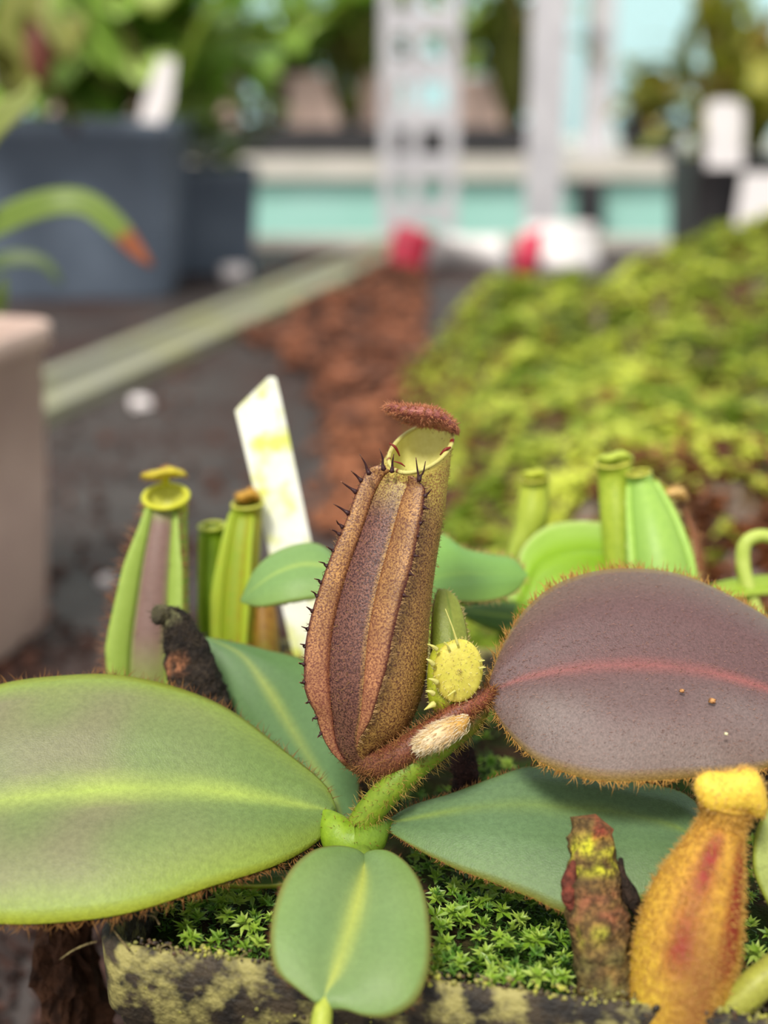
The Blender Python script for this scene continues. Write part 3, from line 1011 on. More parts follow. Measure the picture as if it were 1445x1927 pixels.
LT_ = [((737, 888), (741, 854)), ((722, 884), (714, 844)), ((695, 892), (677, 855)), ((688, 905), (668, 886)), ((677, 926), (648, 906)), ((665, 966), (636, 948)), ((653, 992), (641, 978)), ((650, 1006), (630, 996)),
       ((641, 1037), (627, 1028)), ((629, 1065), (613, 1057)), ((615, 1096), (602, 1089)), ((604, 1122), (592, 1112)), ((594, 1150), (583, 1142)), ((588, 1184), (576, 1179)), ((583, 1216), (574, 1212)), ((580, 1250), (570, 1247)),
       ((580, 1284), (571, 1284)), ((586, 1320), (577, 1323)), ((598, 1350), (590, 1357)), ((616, 1380), (609, 1388))]
for i, (r_, t_) in enumerate(LT_):
    tooth(r_, t_, 0, 6 if i < 6 else 5) if i > 2 else tooth_at(r_, t_, 6)
for r_, t_ in (((776, 905), (770, 861)), ((784, 905), (796, 868)), ((789, 934), (802, 920)), ((792, 955), (806, 958)), ((790, 985), (800, 980)), ((786, 1010), (796, 1012)), ((780, 1046), (791, 1046)), ((774, 1080), (785, 1084)), ((767, 1120), (778, 1122))):
    tooth(r_, t_, 1, 5)

for q_ in ([(733, 834, .1605, 1.5), (744, 842, .1605, 3), (752, 858, .161, 1.5)], [(828, 856, .1600, 1.5), (838, 846, .1598, 3.5), (848, 842, .1600, 2)], [(741, 868, .1588, 1), (754, 872, .1588, 2), (762, 878, .1588, 1)]):
    tube('lip_stripe', body, q_, M_SOFT, gcol((140, 44, 30), (120, 36, 26)), 10, 6)
# tendril of the pitcher
tube('tendril', main, [(925, 1300, .1588, 12), (895, 1322, .157, 19), (850, 1350, .1560, 22), (800, 1385, .1560, 24), (755, 1418, .1565, 28), (718, 1436, .158, 31), (690, 1428, .1595, 33), (676, 1404, .160, 36)], M_PITCH,
     lambda t, a, p: (lerp(lin((150, 84, 56)), lin((116, 74, 50)), t), lerp(lin((104, 50, 36)), lin((78, 42, 32)), t)), 50, 20,
     fuzz=(1900, 18, (126, 72, 44), (196, 146, 84)), label='reddish brown hairy tendril carrying the tall pitcher')
# creamy bud
tube('bud', main, [(878, 1352, .1545, 8), (858, 1366, .1535, 19), (826, 1383, .153, 22), (797, 1400, .153, 17), (778, 1410, .1535, 6)], M_SOFT,
     lambda t, a, p: (lerp(lin((216, 170, 84)), lin((246, 226, 190)), sst(.2, .7, t)), lerp(lin((206, 156, 76)), lin((240, 214, 170)), sst(.2, .7, t))), 26, 16,
     fuzz=(1500, 17, (238, 206, 140), (254, 246, 226), (0, .95), 1), label='cream silky bud on the leaf stalk')
# young yellow pitcher
yb = lambda t, a, p: (lerp(lin((176, 186, 44)), lin((206, 206, 70)), t), lin((150, 160, 36)))
yp, *_ = tube('young_pitcher', main, [(842, 1345, .158, 18), (838, 1315, .158, 32), (836, 1275, .1585, 33), (838, 1240, .159, 30), (842, 1218, .159, 22)], M_SOFT, yb, 26, 18, fuzz=(260, 10, (200, 190, 90), (230, 220, 140)), label='small unopened yellow pitcher with spiny edges')
pxy = .157 / F
ellipsoid('lid', yp, P(862, 1262, .1555), (RIGHT * .98 - UP * .1) * 47 * pxy, FWD * 16 * pxy, (UP * .99 + RIGHT * .1) * 60 * pxy, M_SOFT,
          lambda x, y, z, p: (lerp(lin((232, 222, 104)), lin((206, 200, 76)), .5 + .9 * nz(p, 700)), lin((198, 184, 76))), fuzz=(500, 7, (226, 206, 120), (240, 232, 170)), px=pxy)
for r_, t_, w in (((822, 1222), (804, 1212), 5), ((815, 1250), (802, 1240), 6), ((822, 1284), (806, 1277), 6), ((815, 1305), (801, 1300), 6), ((816, 1325), (798, 1336), 7), ((862, 1215), (838, 1146), 2.6), ((845, 1222), (836, 1208), 3), ((903, 1245), (912, 1243), 3), ((903, 1258), (914, 1256), 3), ((856, 1300), (842, 1310), 3)):
    tube('spine', yp, [(*r_, .1545, w), ((r_[0] + t_[0]) / 2 + 1, (r_[1] + t_[1]) / 2 - 1, .154, w * .6), (*t_, .1538, .8)], M_SOFT, gcol((226, 222, 140), (206, 200, 100)), 8, 6)
# upright young leaf behind it
leaf(main, [(838, 1345, .1605), (812, 1260, .162), (812, 1160, .164), (822, 1112, .1655), (838, 1108, .166)], [(848, 1345, .160), (850, 1250, .1605), (850, 1170, .163), (842, 1125, .165), (838, 1108, .166)],
     [(862, 1345, .161), (882, 1250, .163), (880, 1190, .164), (862, 1128, .1655), (838, 1108, .166)], leafcol((118, 144, 36), (132, 158, 44), (104, 126, 36), (160, 140, 80), .35, .1, (168, 150, 90), .8), bulge=.12, n=40, k=8,
     hair=(160, 9, (170, 150, 90), (206, 190, 130)), label='folded young green leaf beside the yellow pitcher')
# crumbs on the purple leaf
for i, (a_, b_, r_) in enumerate(((1283, 1300, 5), (1340, 1319, 7), (1366, 1381, 4))):
    d_ = (.1530, .1520, .1482)[i]
    pxx = d_ / F
    o = ellipsoid('soil_crumb', None, P(a_, b_, d_), RIGHT * r_ * pxx, UP * r_ * .8 * pxx, FWD * r_ * pxx, M_DEAD, lambda x, y, z, p: (lin((190, 140, 90)) if i < 2 else lin((220, 214, 180)), lin((110, 70, 44)) if i < 2 else lin((190, 180, 140))), 8, 10,
                  warp=lambda x, y, z: RIGHT * pxx * 1.5 * math.sin(5 * y + 3 * z))
    tag(o, ('tan soil crumb lying on the purple leaf near its midrib', 'larger brown soil crumb on the purple leaf', 'pale grain lying on the lower half of the purple leaf')[i], 'crumb')

# ------------------------------------------------------------------ withered pitchers
def deadcol(cs, spk, patches=()):
    def fn(t, a, p):
        n_ = 0.5 + 0.9 * nz(p, 420, 7)
        c = lerp(lin(cs[0]), lin(cs[1]), min(1, max(0, n_)))
        for (t0, t1, a0, a1, pc_) in patches:
            da = math.degrees((a + math.pi) % (2 * math.pi) - math.pi)
            k = sst(t0 - .05, t0 + .03, t) * (1 - sst(t1 - .03, t1 + .05, t)) * sst(a0 - 15, a0 + 5, da) * (1 - sst(a1 - 5, a1 + 15, da))
            k *= min(1, max(0, .6 + 1.4 * nz(p, 700, 3)))
            c = lerp(c, lin(pc_), k)
        return c, lerp(c, lin(spk), .7)
    return fn


q0 = P(395, 1400, .186)
o, *_ = tube('withered_pitcher', None, [(425, 1420, .1760, 52), (395, 1360, .1775, 52), (372, 1300, .1780, 52), (355, 1240, .1785, 45), (342, 1200, .1785, 36), (330, 1172, .1785, 27), (318, 1155, .1785, 19), (312, 1146, .1785, 12)], M_DEAD,
             deadcol(((28, 23, 20), (56, 47, 38)), (18, 15, 14), ((.58, .70, -62, -8, (176, 116, 80)), (.92, 1, -80, 40, (130, 130, 90)))), 40, 20, lump=.22, lscale=700, fuzz=(260, 14, (44, 36, 30), (110, 96, 72), (0.75, 1)))
tag(o, 'black shrivelled pitcher stump with a tan scar and frayed tip', 'dead pitcher')
tube('curled_tip', o, [(312, 1158, .178, 16), (302, 1150, .1775, 15), (297, 1160, .177, 13), (303, 1172, .177, 9)], M_DEAD, deadcol(((96, 92, 66), (52, 46, 38)), (40, 36, 30)), 14, 10, lump=.25, lscale=900, fuzz=(80, 12, (60, 52, 40), (120, 112, 80)))

o, *_ = tube('withered_pitcher', None, [(1155, 1960, .1400, 48), (1140, 1850, .1405, 54), (1130, 1780, .1415, 56), (1122, 1710, .143, 53), (1116, 1650, .1445, 47), (1113, 1600, .1455, 43), (1112, 1570, .146, 40), (1116, 1550, .1463, 37)], M_DEAD,
             deadcol(((86, 68, 42), (132, 104, 58)), (52, 40, 28), ((.76, .92, -60, 70, (206, 206, 52)), (.5, .66, -80, 60, (136, 86, 60)), (.92, 1, 0, 90, (158, 70, 54)), (.45, .5, -60, 0, (180, 180, 60)), (.0, .4, -180, 180, (112, 104, 58)))), 56, 26, lump=.26, lscale=650,
             fuzz=(110, 8, (70, 56, 40), (150, 130, 80)))
tag(o, 'brown dried pitcher crusted with yellow lichen, standing on the soil', 'dead pitcher')
tube('torn_flap', o, [(1082, 1620, .1435, 6), (1072, 1655, .143, 15), (1070, 1690, .1425, 14), (1082, 1720, .1425, 6)], M_DEAD, deadcol(((126, 62, 46), (84, 46, 36)), (60, 34, 28)), 18, 10, lump=.25, lscale=700)
tube('torn_flap', o, [(1168, 1615, .1445, 4), (1172, 1650, .144, 9), (1188, 1690, .1435, 17), (1200, 1720, .143, 6)], M_DEAD, deadcol(((40, 30, 24), (64, 48, 36)), (24, 20, 16)), 18, 10, lump=.25, lscale=700)
o, *_ = tube('withered_stub', None, [(876, 1490, .168, 24), (875, 1460, .168, 25), (872, 1430, .1685, 24), (872, 1408, .169, 20)], M_DEAD, deadcol(((40, 26, 24), (66, 40, 38)), (24, 16, 16)), 24, 16, lump=.22, lscale=700, fuzz=(160, 14, (60, 36, 30), (120, 80, 56)))
tag(o, 'short dark brown dead stub below the hairy leaf stalk', 'dead stub')

# ------------------------------------------------------------------ plants standing behind in the same pot
back = empty('pitcher_plant', G(720, 1330, SZ), 'green pitcher plant behind the tall brown pitcher, with two plain oval leaves', 'pitcher plant')
lc = leafcol((122, 158, 90), (132, 166, 88), (156, 182, 92), None, 0, .1, (140, 150, 70), .9)
leaf(back, [(700, 1160, .188), (650, 1085, .190), (600, 1033, .192), (540, 1038, .192), (490, 1072, .191), (460, 1132, .190)], [(700, 1160, .188), (640, 1085, .187), (580, 1068, .187), (530, 1082, .187), (490, 1108, .188), (460, 1132, .190)],
     [(700, 1165, .188), (650, 1120, .185), (590, 1128, .184), (540, 1136, .184), (495, 1142, .186), (460, 1132, .190)], lc, bulge=.12, hair=(130, 9, (150, 130, 80), (190, 176, 110)))
leaf(back, [(740, 1160, .188), (775, 1050, .193), (825, 1004, .197), (870, 1030, .197), (920, 1042, .196), (965, 1050, .194), (994, 1082, .191)], [(740, 1165, .187), (800, 1100, .187), (860, 1085, .187), (910, 1082, .188), (950, 1080, .189), (994, 1082, .191)],
     [(740, 1175, .186), (790, 1140, .183), (850, 1133, .183), (900, 1134, .184), (945, 1126, .186), (975, 1110, .189), (994, 1082, .191)], leafcol((120, 164, 78), (130, 172, 74), (134, 176, 80), None, 0, .06, (150, 160, 80), .92), bulge=.10,
     hair=(240, 17, (180, 150, 90), (214, 190, 120)))
tube('stem', back, [(720, 1340, .189, 26), (722, 1250, .189, 22), (722, 1160, .189, 16)], M_SOFT, gcol((120, 150, 50)), 14, 12)

gl = (168, 190, 70)
curl = empty('pitcher_plant', G(1010, 1240, SZ), 'light green pitcher plant with a rolled leaf, between oval leaf and moss tray', 'pitcher plant')
leaf(curl, [(930, 1180, .205), (965, 1100, .207), (985, 1030, .211), (1030, 990, .214), (1090, 980, .215), (1150, 985, .215)], [(945, 1190, .2035), (985, 1120, .2035), (1010, 1070, .205), (1050, 1045, .206), (1100, 1035, .207), (1150, 1040, .208)],
     [(955, 1195, .203), (1000, 1140, .202), (1030, 1110, .2025), (1060, 1095, .203), (1100, 1085, .204), (1150, 1085, .205)], leafcol((136, 176, 34), (160, 196, 84), (140, 178, 40), None, 0, .1, (196, 216, 130), .9), bulge=-.25, groove=0, hair=(60, 8, (170, 160, 90), (200, 190, 110)))
pitcher(curl, [(960, 1060, .221, 14), (985, 1015, .221, 22), (1000, 975, .2215, 30), (1004, 940, .222, 30), (1006, 915, .222, 27)], ((1008, 900, .222), (1036, 898, .222), (982, 902, .222), (1006, 908, .2185)),
        lambda t, a, p: (lerp(lin((176, 196, 84)), lin((196, 206, 64)), t), lin((160, 180, 56))), M_SOFT, lid=((1007, 892, .2205), 26, 5, 9, 24), lidcol=((206, 212, 70), (186, 196, 60)), n=30, m=24, rimr=3, inner=((206, 214, 90), (190, 200, 76)))
tube('stem', curl, [(1000, 1240, .205, 30), (970, 1200, .2045, 26), (945, 1185, .204, 18)], M_SOFT, gcol((130, 156, 46)), 14, 12)

rb3 = empty('pitcher_plant', G(1215, 1230, SZ), 'bright green pitcher plant with spiny flat-fronted pitcher behind the purple leaf', 'pitcher plant')
pitcher(rb3, [(1165, 1220, .205, 24), (1170, 1140, .206, 26), (1166, 1060, .207, 30), (1162, 980, .208, 32), (1158, 920, .209, 32), (1157, 893, .209, 32)], ((1156, 868, .209), (1191, 864, .209), (1122, 872, .209), (1156, 880, .2055)),
        lambda t, a, p: (lerp(lin((160, 186, 50)), lin((196, 210, 76)), t), lin((150, 176, 46))), M_SOFT, lid=((1157, 860, .2080), 34, -4, 9, 30), lidcol=((200, 214, 88), (184, 200, 72)), n=40, m=28, rimr=3, inner=((206, 214, 90), (190, 200, 76)),
        fuzz=(200, 7, (170, 180, 80), (210, 214, 120)))
pitcher(rb3, [(1250, 1240, .1985, 40), (1248, 1160, .1995, 62), (1240, 1080, .2005, 62), (1228, 1010, .202, 52), (1214, 950, .204, 38), (1205, 915, .205, 27)], ((1202, 890, .2055), (1226, 888, .2055), (1178, 892, .2055), (1200, 897, .202)),
        lambda t, a, p: (lerp(lin((150, 190, 84)), lin((164, 202, 92)), .5 + .5 * math.sin(3 * a + 1)), lin((146, 186, 84))), M_SOFT,
        wings=((-52, -88, ((0, 6), (.5, 14), (1, 8)), .05, 1), (52, 88, ((0, 6), (.5, 14), (1, 10)), .05, 1)), wingcol=lambda t, x, p: (lin((170, 206, 92)), lin((156, 196, 80))),
        fringe=((70, 9, (190, 210, 110), (220, 226, 150), 0, 1), (90, 12, (190, 190, 110), (226, 220, 150), 0, 1)), lid=((1268, 928, .214), 28, 12, 11, 24), lidcol=((232, 200, 130), (214, 170, 100)), lidfuzz=(260, 9, (190, 150, 90), (216, 186, 120)), n=40, m=32, rimr=2.5,
        name='pitcher', label='pale green spiny pitcher, lid turned away')
leaf(rb3, [(1275, 1200, .209), (1300, 1100, .211), (1300, 1010, .213), (1282, 945, .215)], [(1300, 1200, .209), (1312, 1100, .2105), (1308, 1010, .2125), (1282, 945, .215)], [(1325, 1200, .210), (1326, 1100, .2115), (1316, 1010, .2135), (1282, 945, .215)],
     leafcol((140, 84, 44), (156, 104, 56), (120, 70, 40), None, 0, .1, (120, 60, 40), .7), name='withered_wing', n=30, k=5, hair=(200, 15, (110, 64, 50), (190, 140, 90)))
tube('tendril', rb3, [(1440, 1190, .206, 12), (1412, 1120, .207, 13), (1398, 1060, .208, 14), (1404, 1020, .208, 13), (1440, 1008, .208, 12), (1490, 1030, .208, 12)], M_SOFT, gcol((200, 214, 110), (180, 200, 84)), 36, 12, label='pale looping tendril')
leaf(rb3, [(1260, 1190, .204), (1320, 1110, .208), (1400, 1085, .210), (1500, 1080, .210)], [(1260, 1195, .203), (1320, 1125, .206), (1400, 1102, .207), (1500, 1095, .208)], [(1260, 1200, .202), (1330, 1145, .204), (1400, 1122, .205), (1500, 1115, .206)],
     leafcol((150, 178, 50), (164, 190, 70), (176, 196, 80)), n=30, k=6, bulge=.1)
leaf(rb3, [(1050, 1210, .204), (1000, 1150, .205), (950, 1135, .206), (860, 1150, .206)], [(1050, 1215, .203), (980, 1170, .204), (920, 1160, .2045), (860, 1150, .206)], [(1050, 1222, .202), (980, 1200, .203), (910, 1180, .204), (860, 1150, .206)],
     leafcol((70, 106, 40), (84, 120, 44), (120, 150, 50)), n=30, k=6, bulge=.1)
tube('stem', rb3, [(1215, 1260, .205, 40), (1215, 1215, .204, 48), (1200, 1190, .205, 30)], M_SOFT, gcol((120, 150, 46)), 12, 12)

bl = empty('pitcher_plant', G(330, 1310, SZ), 'green pitcher plant with a purple-striped winged pitcher beside the white label', 'pitcher plant')


def blcol(t, a, p):
    deg = math.degrees(a)
    f = 1 - sst(20, 34, abs(deg - 2))
    c = lerp(lin((150, 176, 76)), lin((134, 104, 96)), f * (1 - sst(.78, .9, t)) * (1 - .8 * (1 - sst(0.02, .35, t))))
    c = lerp(c, lin((206, 206, 74)), sst(.84, .96, t))
    return c, c * .85


pitcher(bl, [(288, 1330, .1990, 60), (287, 1280, .1990, 70), (288, 1210, .1995, 68), (293, 1140, .2000, 62), (300, 1060, .2005, 54), (307, 1000, .201, 46), (311, 965, .2015, 42)], ((312, 934, .2015), (355, 931, .2015), (269, 937, .2015), (312, 957, .1965)),
        blcol, M_SOFT, wings=((-28, -72, ((0, 30), (.3, 44), (.7, 32), (1, 10)), 0, 1), (28, 72, ((0, 30), (.3, 40), (.7, 30), (1, 10)), 0, 1)), wingcol=lambda t, x, p: (lerp(lin((148, 172, 76)), lin((166, 190, 84)), x), lin((146, 172, 70))),
        fringe=((170, 26, (130, 80, 60), (190, 140, 100), 0, 1), (150, 22, (120, 70, 50), (180, 120, 80), 0, 1)), inner=((222, 222, 96), (206, 208, 80)), rimcol=((214, 212, 60), (196, 198, 50)), lid=((308, 891, .203), 44, -3, 10, 30), lidcol=((214, 200, 58), (196, 180, 50)), lidfuzz=(200, 6, (190, 130, 70), (214, 160, 90)),
        fuzz=(500, 10, (150, 120, 80), (190, 150, 100)), n=50, m=40, rimr=5, label='green pitcher with a purple front stripe')
pitcher(bl, [(445, 1290, .2075, 30), (443, 1200, .208, 38), (447, 1110, .2085, 38), (455, 1030, .209, 35), (461, 985, .2095, 32), (463, 968, .2095, 30)], ((466, 948, .2095), (496, 946, .2095), (436, 950, .2095), (464, 958, .206)),
        lambda t, a, p: (lerp(lin((156, 164, 44)), lin((168, 188, 46)), .5 + .5 * math.sin(4 * a)), lin((170, 150, 40)) if math.degrees(a) > 10 else lin((140, 170, 36))), M_SOFT,
        wings=((-40, -75, ((0, 16), (.5, 22), (1, 10)), 0, 1), (20, 60, ((0, 10), (.5, 18), (1, 8)), 0, 1)), wingcol=lambda t, x, p: (lin((172, 196, 60)), lin((180, 190, 56))), lid=((466, 932, .2105), 25, -2, 11, 22), lidcol=((212, 168, 64), (196, 150, 56)), lidfuzz=(160, 6, (196, 140, 70), (220, 170, 90)), n=36, m=28, rimr=3,
        label='yellow-green pitcher with an orange lid')
pitcher(bl, [(402, 1290, .211, 26), (402, 1210, .211, 28), (400, 1120, .2115, 28), (399, 1050, .212, 27), (399, 1010, .212, 26)], ((399, 990, .212), (424, 988, .212), (374, 992, .212), (399, 998, .209)),
        lambda t, a, p: (lerp(lin((130, 166, 28)), lin((150, 180, 40)), .5 + .5 * math.sin(3 * a)), lin((126, 160, 28))), M_SOFT, n=30, m=24, rimr=4, rimcol=((190, 196, 80), (176, 186, 60)), inner=((120, 146, 30), (110, 136, 26)), wings=((-30, -70, ((0, 8), (.5, 12), (1, 6)), 0, 1),), wingcol=lambda t, x, p: (lin((160, 184, 50)), lin((150, 176, 44))), label='slim lidless green pitcher')
tube('pitcher_base', bl, [(505, 1300, .208, 28), (500, 1220, .208, 27), (496, 1150, .209, 24), (492, 1100, .2095, 16)], M_SOFT, lambda t, a, p: (lerp(lin((110, 130, 34)), lin((176, 132, 50)), sst(.2, .7, t)), lin((130, 90, 36))), 20, 16, label='brownish lower pitcher half hidden by the label')
tube('stem', bl, [(330, 1330, .2, 30), (380, 1325, .203, 26), (440, 1320, .207, 26), (500, 1315, .208, 22)], M_SOFT, gcol((110, 130, 44)), 16, 12)

# white label
V = []
for dd in (0, 1):
    for a_, b_, d_ in ((443, 773, .2150), (452, 762, .2151), (505, 710, .2165), (513, 712, .2167), (522, 748, .2165), (655, 1380, .2100), (590, 1395, .2085)):
        V.append(P(a_, b_, d_) + dd * nrm(np.array([0.9, 0.5, 0.0])) * 0.0006)
Fc = [tuple(range(7)), tuple(range(7, 14))[::-1]] + [(i, i + 7, (i + 1) % 7 + 7, (i + 1) % 7) for i in range(7)]
tag(build('plant_label', V, Fc, M_LABEL, smooth=False), 'white plastic plant label with yellow-green stains, cut slanting at the top', 'plant label')

# ------------------------------------------------------------------ hairy orange pitcher in front
fp = empty('pitcher_plant', G(1500, 1850, SZ), 'pitcher plant with a fuzzy orange-yellow pitcher flushed red, beside the lichen-crusted stump', 'pitcher plant')


def orcol(t, a, p):
    deg = math.degrees(a)
    n_ = nz(p, 260, 9)
    c = lerp(lin((196, 158, 48)), lin((214, 180, 58)), .5 + n_)
    c = lerp(c, lin((206, 146, 56)), sst(.2, .6, t) * .5)
    s1 = math.exp(-((deg + 22) / 16) ** 2) + math.exp(-((deg - 38) / 16) ** 2)
    c = lerp(c, lin((140, 36, 22)), min(1, s1 * (1.1 + n_ * 1.2)) * sst(.2, .4, t) * (1 - sst(.72, .86, t)))
    mid = math.exp(-((deg - 8) / 30) ** 2)
    c = lerp(c, lin((134, 82, 44)), mid * (1 - sst(.3, .6, t)) * .85)
    c = lerp(c, lin((222, 176, 76)), sst(.8, .95, t))
    return c, lerp(c, lin((128, 70, 30)), .5)


pitcher(fp, [(1275, 1985, .1385, 70), (1272, 1930, .139, 88), (1278, 1860, .1395, 98), (1292, 1780, .140, 98), (1310, 1700, .1405, 88), (1330, 1640, .141, 72), (1348, 1590, .1415, 54), (1358, 1560, .142, 45), (1363, 1540, .142, 43)],
        ((1374, 1500, .1422), (1426, 1512, .1422), (1324, 1488, .1422), (1368, 1528, .139)), orcol, M_FUZZY, inner=((206, 176, 60), (180, 150, 50)), rimcol=((222, 180, 70), (206, 166, 60)),
        lid=((1380, 1487, .1400), 72, 18, 43, 34, 0.2), lidcol=((244, 216, 84), (232, 194, 66)), lidfuzz=(900, 9, (226, 176, 90), (240, 206, 130)),
        fuzz=(9000, 13, (190, 140, 50), (236, 196, 110)), n=70, m=48, rimr=6, label='fuzzy orange-yellow pitcher flushed red, lid closed')
tube('tendril', fp, [(1275, 1990, .1385, 60), (1320, 1960, .137, 34), (1380, 1895, .1365, 32), (1440, 1840, .1365, 31), (1520, 1790, .138, 28), (1580, 1850, .142, 22)], M_SOFT, gcol((176, 178, 76), (150, 150, 60)), 36, 16, fuzz=(900, 10, (170, 160, 80), (216, 206, 130)))
leaf(fp, [(1560, 1480, .148), (1480, 1490, .147), (1432, 1540, .146), (1416, 1600, .1455), (1424, 1660, .145), (1480, 1760, .145), (1560, 1830, .147)], [(1580, 1500, .147), (1540, 1540, .147), (1510, 1590, .1465), (1500, 1630, .1465), (1510, 1680, .147), (1530, 1750, .147), (1565, 1830, .147)],
     [(1600, 1490, .150), (1620, 1540, .150), (1630, 1600, .150), (1630, 1660, .150), (1620, 1720, .149), (1600, 1780, .148), (1570, 1830, .147)], leafcol((176, 186, 110), (170, 184, 100), (190, 196, 110)), bulge=.1, hair=(200, 10, (170, 150, 90), (206, 190, 120)))
tube('stem', fp, [(1500 + 68, 1880, .143, 34), (1568, 1840, .145, 30), (1572, 1810, .147, 16)], M_SOFT, gcol((120, 150, 46)), 12, 12)

# bark chunk by the pot corner
def chunk(name, c, sx, sy, sz, mat, label, cat, seed, rot=0.0, group=None):
    V = []
    n, m = 10, 14
    for i in range(n):
        th = math.pi * (0.04 + .92 * i / (n - 1))
        for j in range(m):
            a = 2 * math.pi * j / m
            d = np.array([math.sin(th) * math.cos(a), math.sin(th) * math.sin(a), math.cos(th)])
            d = np.sign(d) * np.abs(d) ** 0.7
            k = 1 + .35 * nz(d, 1.6, seed) + .15 * nz(d, 4, seed)
            x, y, z = d[0] * sx * k, d[1] * sy * k, d[2] * sz * k
            V.append((c[0] + x * math.cos(rot) - y * math.sin(rot), c[1] + x * math.sin(rot) + y * math.cos(rot), c[2] + z))
    Fc = grid_faces(n, m, True) + [tuple(range(m))[::-1], tuple(range((n - 1) * m, n * m))]
    o = build(name, V, Fc, mat, smooth=False)
    return tag(o, label, cat, group)


V = []
cb = G(140, 1860, 0.055)
for i in range(40):
    z = 0.075 * i / 39
    for j in range(28):
        a = 2 * math.pi * j / 28
        d = np.array([math.cos(a), math.sin(a) * 1.2])
        w = .0052 * (1.15 - .75 * (i / 39) ** 2.2) * (1 + .6 * nz((d[0] * .006, d[1] * .006, z), 210, 3) + .5 * nz((d[0] * .006, d[1] * .006, z), 620, 5))
        if i == 39: w *= .3
        V.append((cb[0] - .0015 + d[0] * w, cb[1] + .003 + d[1] * w, z + .0003 + .002 * nz((d[0] * .006, d[1] * .006, z), 400, 8) * (i > 0)))
o = build('bark_chunk', V, grid_faces(40, 28, True) + [tuple(range(28))[::-1], tuple(range(39 * 28, 40 * 28))], M_BARK, smooth=False)
tag(o, 'dark brown crumbly bark piece standing against the black pot corner', 'bark')

# ------------------------------------------------------------------ sphagnum tray
def hgt(x, y):
    e = sst(.012, .06, x + .012 * nz((x, y, 0), 30, 4)) * sst(.30, .36, y)
    z = .022 + .040 * e + .018 * nz((x, y, 0), 18, 2) * e + .017 * nz((x, y, 0), 42, 6) * e
    z += .026 * sst(.09, .20, x) * sst(.42, .70, y) + .012 * sst(.17, .26, x) * sst(.5, .7, y)
    return z


tx0, tx1, ty0, ty1 = .012, .46, .315, .73
tray = empty('moss_tray', ((tx0 + tx1) / 2, (ty0 + ty1) / 2, 0), 'dark green plastic tray under the sphagnum moss', 'tray')
box('tray_floor', tx0, tx1, ty0, ty1, 0.0003, .004, M_TRAY, tray)
for (a_, b_, c_, d_) in ((tx0, tx1, ty0, ty0 + .004), (tx0, tx1, ty1 - .004, ty1), (tx0, tx0 + .004, ty0 + .004, ty1 - .004), (tx1 - .004, tx1, ty0 + .004, ty1 - .004)):
    box('tray_wall', a_, b_, c_, d_, .004, .026 if b_ - a_ > .01 or a_ > .1 else .010, M_TRAY, tray, .001)
g1, g2 = 110, 120
V, C = [], []
for i in range(g1):
    for j in range(g2):
        x, y = tx0 + .005 + (tx1 - tx0 - .01) * i / (g1 - 1), ty0 + .005 + (ty1 - ty0 - .01) * j / (g2 - 1)
        z = hgt(x, y)
        if i in (0, g1 - 1) or j in (0, g2 - 1): z = .006
        V.append((x, y, z))
        k = min(1, max(0, .5 + 1.2 * nz((x, y, 0), 40, 8)))
        C.append(lerp(lin((96, 60, 40)), lin((96, 110, 36)), k * sst(.02, .06, x) * sst(.33, .37, y)))
sph_v, sph_f, sph_c = list(V), grid_faces(g1, g2), list(C)
for _ in range(13000):
    x, y = tx0 + (tx1 - tx0) * random.random(), ty0 + (ty1 - ty0) * random.random() ** 1.25
    edge = (sst(.012, .040, x + .015 * nz((x, y, 0), 30, 4)) if y > .43 else sst(.006, .02, x + .01 * nz((x, y, 0), 30, 4))) * max(sst(.325, .40, y + .03 * nz((x, y, 0), 26, 9)), 1 - sst(.05, .08, x))
    brown = random.random() > .15 + .85 * edge
    r = random.uniform(.0024, .0052)
    c0 = np.array([x, y, hgt(x, y) + r * .25])
    lean = np.array([random.gauss(0, .3), random.gauss(-.25, .3), 1]); lean /= np.linalg.norm(lean)
    tone = .5 + 1.3 * nz((x, y, 0), 26, 11) + random.gauss(0, .25)
    tone = min(1, max(0, tone))
    if brown:
        col = lerp(lin((112, 66, 44)), lin((164, 104, 66)), random.random())
    else:
        col = lerp(lin((122, 150, 38)), lin((226, 234, 100)), tone)
        if random.random() < .04: col = lin((176, 130, 70))
    for w in range(9):
        az = random.uniform(0, 6.28); el = random.uniform(-.15, .9)
        d = np.array([math.cos(az) * math.cos(el), math.sin(az) * math.cos(el), 0]) + lean * math.sin(el)
        s_ = np.cross(d, (0, 0, 1)); s_ = s_ / (np.linalg.norm(s_) + 1e-6) * r * .26
        k = len(sph_v)
        sph_v += [tuple(c0 + s_ * .5), tuple(c0 - s_ * .5), tuple(c0 + d * r * .6 - s_), tuple(c0 + d * r * 1.15 - np.array([0, 0, r * .25])), tuple(c0 + d * r * .6 + s_)]
        sph_f.append((k, k + 1, k + 2, k + 3, k + 4))
        cc = col * random.uniform(.8, 1.15)
        sph_c += [cc] * 5
o = build('sphagnum_moss', sph_v, sph_f, M_MOSS, cols=sph_c, spk=[x * .85 for x in sph_c], smooth=False)
tag(o, 'thick mound of yellow-green sphagnum moss with brown fibrous edge', 'moss', kind='stuff')

